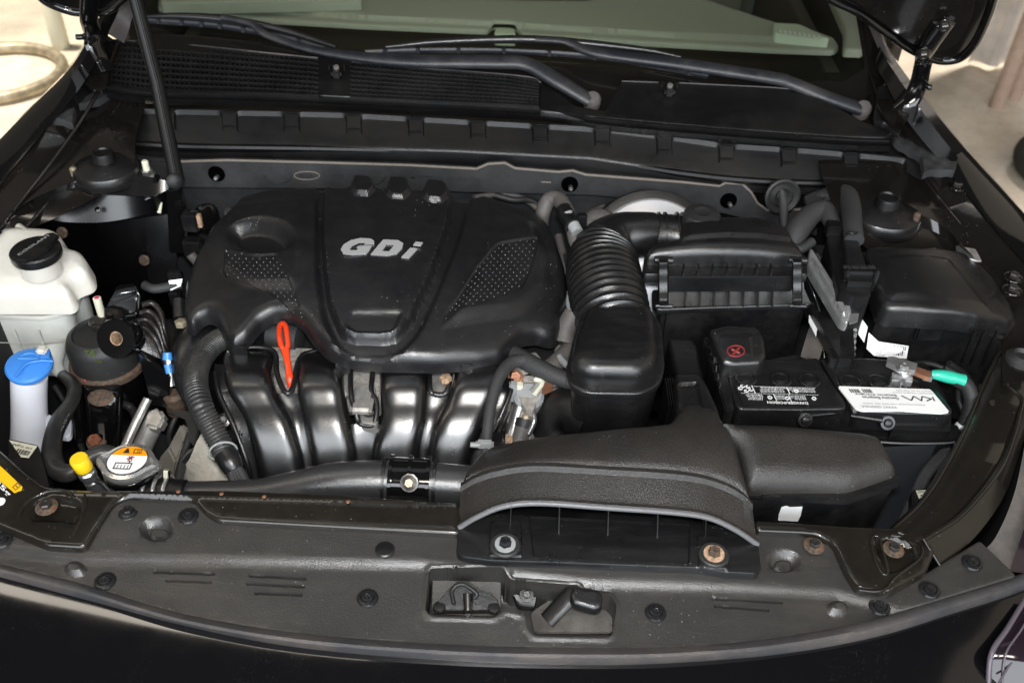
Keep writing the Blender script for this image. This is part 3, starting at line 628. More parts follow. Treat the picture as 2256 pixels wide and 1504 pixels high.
# ---------------- strut towers
def strut(px, py, z, R, lab):
    c = P(px, py, z)
    t = thing('strut_mount', lab, 'strut cap', tuple(c), 'strut tower caps')
    lathe('rubber_dome', [(R*1.08, -.008), (R*1.09, -.002), (R*1.0, -.001), (R*.985, .006), (R*.96, .008), (R*.52, .017), (R*.44, .0175), (R*.36, .0175)], c, 'satin', t, n=48)
    lathe('centre_cap', [(R*.33, .014), (R*.325, .027), (R*.30, .031), (R*.26, .0315), (R*.24, .029), (R*.1, .029)], c, 'satin_dark', t, n=36); return t
strut(236, 376, .104, .048, 'left black round strut cap beside the prop rod')
strut(1945, 474, .095, .053, 'right black round strut cap behind the fuse box')
L3('strut_tower', [[(30, 465, .085), (90, 430, .10), (180, 395, .105), (250, 385, .108), (330, 390, .105), (372, 400, .10)],
                   [(10, 470, .07), (80, 440, .088), (160, 427, .088), (250, 428, .088), (330, 432, .086), (372, 418, .088)],
                   [(2, 476, .062), (78, 446, .082), (160, 431, .082), (255, 431, .082), (335, 434, .08), (375, 424, .08)],
                   [(8, 480, .05), (82, 482, .055), (160, 490, .05), (240, 488, .05), (330, 470, .05), (378, 450, .05)],
                   [(4, 540, .0), (82, 500, .03), (160, 500, .03), (240, 492, .03), (330, 478, .03), (385, 470, .03)],
                   [(0, 640, -.06), (110, 600, -.06), (190, 560, -.06), (260, 600, -.07), (340, 640, -.09), (392, 640, -.09)],
                   [(0, 760, -.2), (110, 740, -.2), (190, 700, -.2), (260, 700, -.2), (350, 700, -.2), (400, 700, -.2)]], 'tower_paint', n=70)
L3('strut_tower', [[(1860, 430, .11), (1900, 440, .105), (1960, 450, .105), (2020, 470, .105), (2080, 500, .10), (2140, 560, .09)],
                   [(1850, 500, .085), (1900, 505, .088), (1960, 508, .088), (2020, 512, .088), (2080, 530, .08), (2160, 590, .07)],
                   [(1860, 520, .082), (1900, 520, .083), (1960, 523, .083), (2020, 530, .08), (2090, 546, .072), (2175, 610, .06)],
                   [(1880, 545, .06), (1920, 546, .06), (1980, 550, .06), (2040, 556, .055), (2110, 570, .05), (2195, 650, .04)],
                   [(1880, 640, -.1), (1920, 640, -.1), (1980, 640, -.1), (2050, 650, -.1), (2130, 660, -.1), (2210, 720, -.1)]], 'bay_paint', n=60)
for px, py in ((84, 448), (122, 440), (180, 440), (228, 441), (152, 458), (215, 462)):
    lathe('spot_weld', [(.0045, 0), (.004, .0012), (.002, .0018)], P(px, py, .073), 'gloss_black', body, (0, -.8, .6), 14)
def stud(px, py, z, m1, lab):
    c = P(px, py, z); t = thing('strut_stud', lab, 'stud nut', tuple(c), 'stud nuts on the strut towers')
    lathe('nut', [(.0135, 0), (.0135, .003), (.009, .004), (.009, .012), (.007, .013)], c, 'zinc', t, n=6, smooth=15)
    lathe('threaded_end', [(.005, .010), (.005, .026), (.003, .028)], c, m1, t, n=14)
stud(170, 405, .088, 'brass_dirty', 'pale stud nut in front of the left strut cap')
stud(327, 390, .092, 'label_cream', 'pale tipped stud nut just left of the prop rod foot')
stud(2010, 505, .088, 'rusty', 'rusty orange stud nut in front of the right strut cap')
# rust spots and dome on left apron
lathe('apron_dome', [(.018, -.004), (.017, .003), (.012, .008), (.004, .010)], P(297, 500, .0), 'gloss_black', body, (.2, -.9, .4), 28)
for px, py, z in ((314, 520, -.01), (318, 573, -.035), (137, 512, .03)): hexbolt(P(px, py, z), .0045, 'rusty', 'rusty', body, (0, -1, .4))
# ---------------- radiator support (painted metal beam)
SS = Surf([(0, 1080, .014), (1000, 1100, .014), (2000, 1200, .014), (1000, 1180, .012)], 1)
rail_l = [(-120, 880), (-20, 975), (60, 1045), (100, 1075), (190, 1082), (500, 1082), (760, 1092), (1015, 1112), (1015, 1180), (480, 1150), (450, 1132), (430, 1106), (280, 1100), (250, 1115), (215, 1165), (188, 1210), (100, 1205), (50, 1185), (-60, 1140), (-160, 1060)]
relief('radiator_support', rail_l, SS, 'beam_paint', body, r=.005, skirt=.04, rnd=14, feats=[
    ([(62, 1150), (75, 1105), (120, 1088), (180, 1100), (185, 1120), (170, 1160), (120, 1150)], -.006, .007, 14),
    ([(150, 1078), (1030, 1103), (1030, 1116), (150, 1092)], .004, .009, 3)], res=.006)
rail_r = [(1660, 1148), (1850, 1160), (1965, 1165), (2010, 1145), (2060, 1215), (2040, 1262), (1960, 1305), (1890, 1298), (1862, 1258), (1835, 1200), (1800, 1180), (1770, 1176), (1665, 1172)]
relief('radiator_support', rail_r, SS, 'beam_paint', body, r=.004, skirt=.04, rnd=12, feats=[
    ([(1925, 1180), (1960, 1178), (2020, 1195), (2028, 1235), (1990, 1258), (1955, 1265), (1930, 1215)], -.006, .006, 12)], res=.005)
# curved diagonal beam at right
L3('diagonal_beam', [[(1955, 1168, -.03), (2035, 1085, -.03), (2105, 960, -.025), (2160, 830, -.02), (2222, 705, -.01), (2262, 600, .0)],
                     [(1960, 1166, .006), (2042, 1088, .01), (2113, 965, .016), (2168, 838, .022), (2228, 715, .03), (2268, 600, .04)],
                     [(1966, 1172, .012), (2050, 1094, .014), (2122, 972, .02), (2176, 846, .026), (2236, 725, .033), (2275, 610, .044)],
                     [(1985, 1190, .016), (2075, 1115, .02), (2150, 1000, .026), (2205, 870, .032), (2262, 750, .038), (2300, 640, .048)],
                     [(2032, 1190, .018), (2125, 1110, .022), (2195, 1010, .028), (2240, 900, .033), (2290, 780, .04), (2340, 660, .05)],
                     [(2040, 1198, .015), (2132, 1118, .018), (2203, 1020, .024), (2247, 910, .029), (2300, 790, .036), (2350, 670, .045)],
                     [(2072, 1248, -.002), (2150, 1180, .0), (2215, 1085, .004), (2258, 960, .01), (2310, 830, .018), (2365, 700, .03)],
                     [(2074, 1252, -.03), (2152, 1184, -.03), (2217, 1090, -.03), (2260, 965, -.02), (2312, 835, -.01), (2367, 705, -.0)]], 'beam_paint', n=70)
L3('beam_flange', [[(2222, 700, .045), (2205, 775, .045), (2208, 850, .04)], [(2262, 700, .047), (2262, 790, .045), (2262, 840, .042)]], 'bay_paint', n=16, thick=.003)
lathe('beam_grommet', [(.021, 0), (.020, .006), (.012, .012), (.009, .007), (.003, .007)], P(2248, 795, .045), 'rubber', body, n=28)
lathe('beam_hole', [(.006, 0), (.0058, .0008), (.001, .0009)], P(2190, 888, .0292), 'ink', body, n=20, sx=1)
hexbolt(P(103, 1117, .011), .0066, 'steel_dark', 'rusty', body, wr=1.85)
hexbolt(P(1968, 1210, .011), .0060, 'steel_dark', 'rusty', body, wr=1.95)
hexbolt(P(283, 1129, .006), .0058, 'bolt_black', 'bolt_black', body, wr=1.9)
hexbolt(P(1793, 1202, .006), .0058, 'steel_dark', 'rusty', body, wr=2.0)
for px, py in ((393, 1082), (488, 1087), (582, 1093), (767, 1104)): lathe('paint_chip', [(.0026, 0), (.002, .0004), (.001, .0005)], P(px, py, .0175), 'copper', body, n=6)
# yellow caution label at left edge
cl = decal('caution_label', SS, [(-120, 925), (0, 1026), (50, 1073), (48, 1080), (32, 1086), (-120, 965)], 'label_yellow', body, .001)
textpx('lettering', '450±25g', SS, (-58, 1018), (18, 1098), (-50, 1008), 'ink_white', body, off=.001, bold=.02)
lathe('round_mark', [(.0062, 0), (.006, .0004), (.001, .0005)], SS.at(-1, 1105, .0008), 'ink_white', body, n=24)
bk = [SS.at(*p, .0016) for p in ((27, 1072), (38, 1062), (46, 1070), (34, 1080))]
quads('book_symbol', [qrect(bk, 0, 0, 1, .12, Vector((0, 0, 0))), qrect(bk, 0, .88, 1, 1, Vector((0, 0, 0))), qrect(bk, 0, 0, .1, 1, Vector((0, 0, 0))), qrect(bk, .9, 0, 1, 1, Vector((0, 0, 0))), qrect(bk, .45, .2, .58, .8, Vector((0, 0, 0)))], 'ink', body)

for pts in ([(262, 60, .205), (232, 140, .19), (190, 225, .165), (118, 330, .13), (20, 455, .09), (-60, 560, .07)], [(290, 150, .165), (252, 225, .15), (190, 320, .125), (110, 420, .098), (40, 500, .08)],
            [(1912, 120, .205), (1942, 200, .19), (1990, 282, .165), (2065, 385, .13), (2190, 545, .08), (2280, 680, .05)], [(2010, 330, .14), (2070, 415, .12), (2150, 515, .09), (2215, 610, .065), (2245, 680, .05)]):
    tube('weather_strip', [p-Vector((0, 0, .012)) for p in PP(pts)], .0030, 'bay_paint', body, n=10, per=10)
tube('panel_seam', PP([(66, 446, .088), (64, 460, .075), (62, 490, .055), (66, 520, .035)]), .002, 'gloss_black', body, n=8)
tube('gas_line', PP([(1880, 560, .09), (1990, 556, .088), (2060, 566, .084), (2130, 590, .075)]), .003, 'bay_paint', body, n=8)
slab('clip_plate', [(2106, 540), (2150, 548), (2164, 575), (2150, 574), (2108, 560)], .084, .003, 'zinc', body, .001, 3)

def ridge(name, pts, r=.0016, m='beam_paint', S=None, o=0, per=6): return tube(name, [(S.at(a, b, o) if S else P(a, b, z)) for a, b, z in [(q+(0,))[:3] for q in pts]], r, m, body, n=10, per=per)
ridge('beam_crease', [(2036, 1188, .0185), (2075, 1165, .0195), (2111, 1141, .021), (2156, 1095, .024), (2206, 1030, .0275), (2231, 970, .030), (2246, 915, .032), (2252, 880, .034), (2228, 856, .034), (2211, 838, .0345), (2220, 820, .036), (2256, 815, .038)], .0026)
ridge('beam_seam', [(2034, 1186, .019), (2050, 1212, .012), (2072, 1247, .0)], .0016)
ridge('beam_lip', [(1966, 1168, .009), (2045, 1088, .013), (2116, 966, .019), (2170, 840, .025), (2230, 718, .032)], .0022)
ridge('pressed_bead', [(1922, 1182), (1919, 1198), (1930, 1238), (1944, 1262), (1955, 1262), (1952, 1238), (1942, 1205), (1938, 1186), (1928, 1179), (1922, 1182)], .0014, S=SS, o=.0005)
ridge('pressed_bead', [(1962, 1178), (1985, 1182), (2008, 1196), (2018, 1222)], .0024, S=SS, o=-.0005)
ridge('pressed_edge', [(1978, 1172), (2018, 1188), (2030, 1200), (2028, 1228), (1990, 1258), (1966, 1278), (1952, 1296), (1925, 1302), (1892, 1298)], .0018, S=SS, o=.0002, per=3)
ridge('pressed_bead', [(40, 1140), (58, 1108), (90, 1088), (120, 1080), (150, 1084), (164, 1096)], .0022, S=SS, o=.0)
ridge('pressed_edge', [(186, 1086), (190, 1110), (180, 1140), (160, 1180)], .0014, S=SS, o=.0)
for i in range(13):
    a = 245+i*137+108
    if a > 1900: break
    for f in (.06, .46):
        y = tb(a+15)+f*(bb(a+15)-tb(a+15)); q = KS.at(a+15, y); box('clip_ledge', q+Vector((0, -.001, .001)), (.017, .0035, .0022), 'cowl', cr, None, .0006)

tube('vent_edge', [CS.at(a, b, .0015) for a, b in [(248, 88), (420, 100), (600, 118), (700, 128)]], .0014, 'rubber_lip', cowl, n=8)
tube('vent_edge', [CS.at(a, b, .0015) for a, b in [(776, 136), (900, 148), (1150, 168), (1192, 182)]], .0014, 'rubber_lip', cowl, n=8)
tube('panel_edge', [CS.at(a, b, .0012) for a, b in [(1370, 179), (1450, 182)]], .0012, 'rubber_lip', cowl, n=8)
tube('panel_edge', [CS.at(a, b, .0012) for a, b in [(1496, 183), (1600, 188), (1700, 193), (1770, 199)]], .0012, 'rubber_lip', cowl, n=8)

# front corners of the wings, down to wheel height on both sides
for sx, a, b in ((-1, P(-160, 480, .08), P(-120, 1215, 0)), (1, P(2370, 590, .08), P(2340, 1226, 0))):
    m1 = a.lerp(b, .35)+Vector((sx*.06, 0, .0)); m2 = a.lerp(b, .7)+Vector((sx*.07, 0, -.0)); rw = [a, m1, m2, b]
    loft('wing_corner', [[p+Vector((-sx*.05, 0, -.03)) for p in rw], rw, [p+Vector((sx*.03, 0, -.012)) for p in rw], [p+Vector((sx*.06, -.01, -.08)) for p in rw], [p+Vector((sx*.08, -.02, -.35)) for p in rw], [p+Vector((sx*.06, -.0, -.62)) for p in rw]], 'car_paint', body, n=30)
q = [P(-160, 1060, .012), P(-160, 1000, .012), P(-200, 880, .02), P(-220, 760, .03), P(-230, 640, .045), P(-200, 520, .06)]
loft('left_beam', [[p+Vector((.0, 0, -.04)) for p in q], q, [p+Vector((-.05, 0, .004)) for p in q], [p+Vector((-.09, 0, -.02)) for p in q]], 'beam_paint', body, n=30)
fv = [P(1000, 1462, -.014).y]
box('front_grille', (0, -.125, -.33), (1.3, .03, .34), 'satin_dark', body, None, .01); box('bumper_lower', (0, -.17, -.62), (1.5, .12, .22), 'car_paint', body, None, .03)

tube('lens_rim', [p+Vector((0, -.002, .004)) for p in hl], .0028, 'lens_edge', body, n=10)
tube('lens_rim', [p+Vector((.012, -.005, .0075)) for p in hl], .0012, 'lens_edge', body, n=8)
for k in range(4): tube('lens_flute', [P(2200+k*9, 1504-k*22, -.028), P(2226+k*8, 1462-k*20, -.02), P(2258+k*6, 1425-k*22, -.012)], .0011, 'lens_edge', body, n=8)

relief('door_trim', [(1812, -40), (1895, -40), (1908, 40), (1914, 92), (1900, 116), (1858, 114), (1860, 70), (1838, 20)], Flat(.10), 'dash', body, r=.006, skirt=.01, res=.01, rnd=6)
relief('seat_cushion', [(360, -20), (640, -30), (800, 0), (560, 6), (352, 10)], Flat(.12), 'dash', body, r=.006, skirt=.02, res=.012, rnd=10)

box('door_panel', (.745, 1.95, -.14), (.02, 1.5, .52), 'cabin', body); box('door_panel', (-.745, 1.95, -.14), (.02, 1.5, .52), 'cabin', body)
# ================================================================ radiator shroud cover
sh = thing('radiator_cover', 'textured dull black plastic cover across the front of the engine bay', 'radiator cover', tuple(P(1128, 1280, -.02)))
ZS = Surf([(0, 1230, .002), (1000, 1200, .002), (2000, 1260, .002), (1000, 1400, -.008), (300, 1300, -.004), (1800, 1370, -.004)], 1)
outl = [(-120, 1135), (-30, 1150), (0, 1158), (45, 1182), (100, 1206), (180, 1212), (215, 1166), (250, 1114), (280, 1099), (430, 1104), (456, 1130), (482, 1149), (1010, 1180), (1665, 1172), (1780, 1176), (1832, 1200), (1862, 1260), (1884, 1297), (1960, 1306), (2040, 1262), (2158, 1190), (2240, 1270), (2070, 1322), (1902, 1372), (1701, 1409), (1500, 1427), (1300, 1430), (1000, 1423), (665, 1398), (399, 1354), (177, 1288), (0, 1243), (-120, 1215)]
crease = [(-200, 1176), (190, 1215), (500, 1220), (930, 1228), (1300, 1268), (1600, 1278), (1840, 1292), (1980, 1330), (2300, 1335), (2300, 1700), (-200, 1700)]
latch = [(945, 1247), (1108, 1250), (1126, 1272), (1278, 1284), (1288, 1296), (1345, 1302), (1360, 1325), (1352, 1390), (1340, 1398), (1178, 1396), (1160, 1378), (1158, 1350), (1112, 1340), (1088, 1356), (950, 1352), (936, 1338)]
def slot(x0, y0, x1, y1, h=9): return ([(x0, y0-h/2), (x1, y1-h/2), (x1-2, y1+h/2), (x0+2, y0+h/2)], -.0045, .0009, 4)
fe = [slot(333, 1252, 474, 1258), slot(360, 1271, 467, 1276), slot(545, 1261, 676, 1268), slot(539, 1279, 672, 1286), slot(557, 1300, 667, 1304), slot(1567, 1311, 1728, 1321), slot(1573, 1328, 1698, 1338)]
def ell(cx, cy, a, b, n=24): return [(cx+a*math.cos(2*PI*i/n), cy+b*math.sin(2*PI*i/n)) for i in range(n)]
fe += [(ell(345, 1165, 39, 27), -.008, .008, 0), (ell(349, 1169, 22, 14), .002, .002, 0), (ell(1727, 1235, 39, 27), -.008, .008, 0), (ell(1727, 1238, 20, 14), .002, .002, 0)]
fe += [(ell(163, 1248, 25, 18), .006, .006, 0), (ell(1847, 1334, 25, 18), .006, .006, 0)]
fe += [(latch, -.045, .0016, 9), ([(938, 1240), (1112, 1243), (1130, 1266), (1282, 1278), (1292, 1290), (1350, 1296), (1368, 1325), (1360, 1396), (1344, 1406), (1174, 1404), (1152, 1380), (1150, 1356), (1115, 1348), (1090, 1364), (945, 1360), (928, 1340)], .0012, .0015, 9)]
fe += [(crease, -.0055, .014, 0)]
_cp = relief('cover_panel', outl, ZS, 'shroud', sh, r=.0025, skirt=.012, rnd=8, feats=fe, res=.0045,
       extra=lambda X, Y, d: .0006*np.sin(X*23+1)*np.cos(Y*31))
_pv = np.array([tuple(v.co+WLOC[_cp]) for v in _cp.data.vertices])
def zsh(px, py, o=0):
    z = 0.0
    for _ in range(8):
        p = P(px, py, z); i = np.argsort((_pv[:, 0]-p.x)**2+(_pv[:, 1]-p.y)**2)[:3]; z = float(np.max(_pv[i, 2]))
    return P(px, py, z+o)
def clip(px, py, flat=False):
    c = zsh(px, py, -.0005)
    o = lathe('push_clip', [(.0108, 0), (.0114, .0012), (.0104, .0030), (.0078, .0036), (.0074, .0024), (.0066, .0022), (.0060, .0040), (.0035, .0044), (.002, .0034)] if not flat else [(.0104, 0), (.0106, .0022), (.0092, .0034), (.004, .0036)], c, 'bolt_black' if not flat else 'satin', sh, n=30)
    if not flat:
        for a in (0, PI/2): box('cross_slot', c+Vector((0, 0, .0044)), (.006, .0011, .0006), 'ink', o, Matrix.Rotation(a+.6+px, 4, 'Z'), bevel=0)
for c in [(5, 1191), (232, 1281), (810, 1318), (415, 1138), (1444, 1350), (1937, 1337), (2047, 1300), (2141, 1240)]: clip(*c)
clip(848, 1212, True)
# latch inside the opening
lt = thing('hood_latch', 'dusty black metal hood latch in the cutout of the radiator cover', 'latch', tuple(P(1030, 1320, -.04)))
LZ = Surf([(950, 1250, -.028), (1100, 1250, -.028), (1000, 1350, -.034)], 1)
mat('latch_dust', (.06, .056, .05), .6, dust=.9, dustcol=(.24, .22, .20), specks=1, bump=(400, .6)); mat('latch_dark', (.010, .010, .010), .5, dust=.5, dustcol=(.07, .065, .06), specks=1, bump=(400, .6))
relief('latch_plate', [(952, 1262), (1105, 1266), (1104, 1345), (1085, 1352), (950, 1346)], Surf([(950, 1262, -.020), (1105, 1262, -.020), (1000, 1350, -.036)], 1), 'latch_dust', lt, r=.002, skirt=.004, res=.005,
       feats=[([(1018, 1290), (1045, 1290), (1042, 1350), (1020, 1350)], -.012, .0012, 6)])
relief('striker_cover', [(960, 1330), (985, 1300), (1005, 1280), (1030, 1278), (1060, 1300), (1080, 1302), (1100, 1325), (1092, 1346), (960, 1346)], Surf([(950, 1262, -.010), (1105, 1262, -.010), (1000, 1350, -.026)], 1), 'latch_dark', lt, r=.002, skirt=.003, res=.005, feats=[([(1020, 1306), (1044, 1306), (1040, 1352), (1022, 1352)], -.014, .001, 4)])
tube('latch_claw', [P(1000, 1330, -.016), P(996, 1300, -.012), (P(1018, 1286, -.008)), P(1050, 1306, -.012), P(1044, 1316, -.016)], .0022, 'latch_dark', lt, n=10)
tube('catch_pin', [P(1030, 1308, -.018), P(1031, 1345, -.026)], .0036, 'steel_dark', lt, n=12, straight=True)
for px, py in ((968, 1338), (1088, 1340)): lathe('rivet', [(.007, 0), (.0065, .003), (.003, .004)], P(px, py, -.0255), 'latch_dark', lt, n=18)
hexbolt(P(1160, 1310, -.024), .0045, 'satin_dark', 'latch_dust', lt, (0, -.5, .85), wr=1.7)
relief('side_plate', [(1118, 1282), (1185, 1288), (1180, 1340), (1140, 1336)], Surf([(1118, 1282, -.022), (1185, 1282, -.022), (1150, 1340, -.036)], 1), 'satin_dark', lt, r=.002, skirt=.004, res=.006)
tube('lever_arm', [P(1205, 1366, -.030), P(1230, 1338, -.020), P(1262, 1304, -.010)], .010, 'satin_dark', lt, n=12, flat=(1, .35), straight=True)
relief('release_lever', [(1262, 1292), (1318, 1300), (1328, 1312), (1325, 1338), (1310, 1344), (1262, 1330), (1255, 1312)], Surf([(1262, 1292, .002), (1325, 1300, .002), (1300, 1345, -.002)], 1), 'satin', lt, r=.004, skirt=.006, rnd=6, res=.004)
# dust lying on the tray below the lever
relief('latch_tray', [(1168, 1350), (1240, 1300), (1350, 1304), (1350, 1392), (1176, 1392)], Surf([(1168, 1300, -.034), (1350, 1300, -.034), (1250, 1392, -.036)], 1), 'latch_dust', lt, r=.001, skirt=.003, res=.008)
# ================================================================ engine
eng = thing('engine_block', 'dirty cast aluminium engine seen in the gaps round the intake manifold', 'engine', tuple(P(820, 860, -.3)))
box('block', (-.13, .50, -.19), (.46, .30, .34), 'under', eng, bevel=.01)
slab('cylinder_head', [(560, 770), (1120, 775), (1130, 862), (560, 850)], -.005, .05, 'cast_alu', eng, .006, 10)
for a, b in ((752, 845), (800, 880), (965, 845)): box('rib', P(a, b, .0), (.028, .05, .012), 'alu', eng, bevel=.004)
slab('port_plate', [(783, 812), (835, 812), (832, 935), (795, 930)], -.012, .02, 'alu', eng, .004, 6)
lathe('port', [(.011, 0), (.011, .006), (.008, .006), (.007, -.002)], P(816, 905, -.012), 'satin_dark', eng, (0, -.4, .9), 20)
slab('lug', [(953, 845), (990, 845), (985, 868), (955, 866)], .004, .012, 'alu', eng, .003, 5)
lathe('lug_bolt', [(.008, 0), (.008, .006), (.004, .007)], P(982, 838, .012), 'rust_light', eng, n=6, smooth=15)
# ---------------- engine cover
ec = thing('engine_cover', 'matte black plastic engine cover with silver lettering in its middle', 'engine cover', tuple(P(830, 620, .03)))
EC = Surf([(405, 690, .042), (1250, 660, .042), (840, 600, .098), (840, 420, .108), (840, 800, .050), (520, 440, .085), (1200, 490, .082), (1230, 745, .028), (500, 765, .036), (640, 690, .056), (840, 760, .064), (840, 700, .084), (1050, 770, .050)], 2)
eo = [(505, 478), (530, 442), (590, 425), (660, 421), (700, 420), (745, 432), (768, 430), (776, 409), (820, 411), (832, 430), (846, 432), (855, 413), (898, 415), (912, 436), (926, 437), (938, 419), (982, 423), (1000, 444), (1028, 446), (1064, 436), (1120, 456), (1185, 478), (1208, 500), (1228, 545), (1246, 600), (1250, 655), (1236, 700), (1236, 728), (1222, 746), (1205, 746), (1180, 738), (1150, 742), (1122, 765), (1104, 786), (1060, 795), (960, 801), (840, 798), (765, 790), (722, 772), (692, 742), (668, 708), (642, 690), (605, 690), (573, 708), (543, 745), (515, 764), (498, 752), (490, 722), (478, 699), (460, 691), (442, 699), (426, 719), (412, 716), (405, 685), (410, 630), (430, 575), (460, 520)]
dotL = [(497, 556), (520, 560), (560, 566), (612, 562), (640, 620), (664, 675), (640, 678), (590, 645), (540, 625), (497, 612), (491, 600)]
dotR = [(1096, 542), (1184, 528), (1186, 545), (1172, 600), (1150, 645), (1110, 662), (1040, 684), (972, 698), (1010, 650), (1050, 590)]
fe = [([(688, 400), (1048, 405), (1022, 520), (975, 640), (930, 735), (890, 778), (850, 786), (775, 783), (735, 764), (704, 700), (690, 600)], -.008, .010, 30),
      ([(712, 400), (1006, 405), (992, 500), (955, 610), (908, 710), (880, 744), (850, 752), (775, 750), (748, 738), (722, 680), (710, 600), (704, 500)], .0155, .007, 22),
      ([(770, 690), (895, 690), (872, 742), (845, 748), (778, 746), (756, 730)], -.004, .008, 16),
      (ell(577, 524, 80, 44), -.020, .022, 0), (dotL, -.003, .0022, 8), (dotR, -.003, .0022, 8),
      ([(445, 500), (510, 445), (680, 430), (690, 560), (660, 640), (540, 640), (470, 600)], .005, .02, 20),
      ([(1075, 450), (1180, 486), (1215, 560), (1225, 640), (1150, 700), (960, 730), (1000, 660), (1060, 540)], .007, .02, 20)]
for a, b in ((778, 822), (856, 900), (938, 984)): fe.append(([(a-2, 400), (b+4, 402), (b+8, 428+(a-778)*.09), (b-8, 444+(a-778)*.09), (a+4, 442+(a-778)*.09), (a-8, 430+(a-778)*.09)], .007, .006, 6))
cv = relief('cover_shell', eo, EC, 'cover', ec, r=.013, skirt=.014, rnd=10, feats=fe, res=.0032, flare=.001)
# raised dots
me_ = cv.data; VV = []; FF = []
vco = np.array([tuple(v.co+WLOC[cv]) for v in me_.vertices])
def coverz(p):
    d = (vco[:, 0]-p.x)**2+(vco[:, 1]-p.y)**2; i = np.argsort(d)[:3]; return float(np.mean(vco[i, 2]))
for poly in (dotL, dotR):
    pp = np.array([p for p in poly]); row = 0; y = pp[:, 1].min()+5
    while y < pp[:, 1].max()-3:
        x = pp[:, 0].min()-20+(row % 2)*7.5
        while x < pp[:, 0].max():
            sx = x+(y-600)*(.12 if poly is dotL else -.10)
            if sdpoly(np.array([sx]), np.array([y]), pp)[0] < -5.5:
                c = EC.at(sx, y, -.003); c.z = coverz(c)+.0001; n0 = len(VV)
                for (r, h) in ((.0013, -.0002), (.0010, .0006)):
                    for k in range(6): VV.append(c+Vector((r*math.cos(k*PI/3), r*math.sin(k*PI/3), h)))
                VV.append(c+Vector((0, 0, .0009)))
                for k in range(6): j = (k+1) % 6; FF += [(n0+k, n0+j, n0+6+j, n0+6+k), (n0+6+k, n0+6+j, n0+12)]
            x += 15
        y += 7.6; row += 1
mk('raised_dots', VV, FF, 'dots', ec, 60, kind='stuff')
# GDi badge
def lz(px, py): p = EC.at(px, py, .010); p.z = coverz(p); return p
b0, b1, b2 = lz(760, 575), lz(920, 575), lz(840, 525); bn = (b1-b0).cross(b2-b0).normalized(); bo = (b0+b1+b2)/3+bn*.0010
def bp(X, Y): return PN(380+X/3.639, 380+Y/3.639, bo, bn)
G = [(1617, 578), (1540, 582), (1546, 566), (1500, 565), (1446, 590), (1420, 622), (1432, 632), (1478, 630), (1500, 614), (1478, 612), (1487, 598), (1600, 592), (1580, 630), (1555, 655), (1440, 664), (1370, 657), (1350, 625), (1372, 585), (1430, 550), (1510, 533), (1590, 538), (1617, 555)]
D = [(1590, 662), (1690, 545), (1810, 550), (1850, 575), (1842, 615), (1800, 655), (1720, 672)]; Dh = [(1680, 637), (1720, 580), (1765, 580), (1772, 600), (1735, 640)]
I1 = [(1836, 684), (1898, 691), (1966, 618), (1908, 610)]; I2 = [(1930, 588), (1990, 594), (2008, 568), (1950, 562)]
bt = bn*.0022
for poly, holes in ((G, []), (D, [Dh]), (I1, []), (I2, [])):
    plate('letter', [bp(*q) for q in poly], bt, 'badge', ec, holes=[[bp(*q) for q in h] for h in holes])
# ---------------- intake manifold
im = thing('intake_manifold', 'shiny black plastic intake manifold with four curved runners', 'intake manifold', tuple(P(800, 950, -.08)))
R_ = [([(492, 784), (496, 848), (540, 927), (560, 1000), (572, 1060)], [(606, 788), (606, 851), (641, 919), (661, 979), (677, 1036)]),
      ([(657, 792), (654, 852), (667, 919), (679, 979), (691, 1032)], [(757, 808), (760, 860), (775, 939), (783, 979), (789, 1024)]),
      ([(836, 812), (838, 860), (839, 927), (823, 979), (817, 1026)], [(940, 816), (942, 867), (938, 927), (926, 979), (924, 1024)]),
      ([(1004, 820), (990, 867), (962, 927), (946, 975), (938, 1028)], [(1116, 826), (1092, 887), (1068, 935), (1052, 975), (1030, 1032)])]
def zmarch(px, z0, steps):
    out = [z0]; p = P(px, steps[0][0], z0)
    for py, th in steps[1:]:
        d = ray(px, py); k = math.tan(math.radians(th))
        # point = cam + d*t ; need p.z - z = k*(p.y - y)
        t = (p.z-CAMP.z-k*(p.y-CAMP.y))/(d.z-k*d.y); p = CAMP+d*t; out.append(p.z)
    return out
STP = [(786, 0), (830, 3), (856, 8), (868, 28), (880, 42), (900, 40), (925, 33), (950, 42), (975, 50), (1005, 54), (1062, 56)]
def edge(E):
    c = np.array(crom(E, 8)); return lambda py: float(np.interp(py, c[:, 1], c[:, 0]))
ZR = zmarch(800, .010, STP)
zat = lambda py: float(np.interp(py, [s_[0] for s_ in STP], ZR))
EL = [(edge(L), edge(R)) for L, R in R_]
for (eL, eR) in EL:
    st = [(eL(790)+8, 780, eR(790)-8, 780, -.004, .004)]
    for (py, th), z in zip(STP, ZR): st.append((eL(py), py, eR(py), py, z, .004+.014*min(1, (py-776)/40)))
    arch('runner', st, 'runner', im, sub=3)
def web(fL, fR, y0, d=.003):
    st = []
    for py in [y0]+[s_[0] for s_ in STP if s_[0] > y0+6]: st.append((fL(py)-5, py, fR(py)+5, py, zat(py)+.003, -d))
    arch('web', st, 'runner', im, n=12, sub=3, p=2)
lo = edge([(478, 786), (480, 856), (515, 935), (540, 1010), (556, 1075)]); ro = edge([(1126, 786), (1110, 890), (1086, 945), (1066, 985), (1040, 1062)])
web(EL[0][1], EL[1][0], 866); web(EL[1][1], EL[2][0], 934); web(EL[2][1], EL[3][0], 866)
web(lo, EL[0][0], 800, .002); web(EL[3][1], ro, 800, .002)
rz = lambda pts, zz: [P(a, b, z) for (a, b), z in zip(pts, zz)]
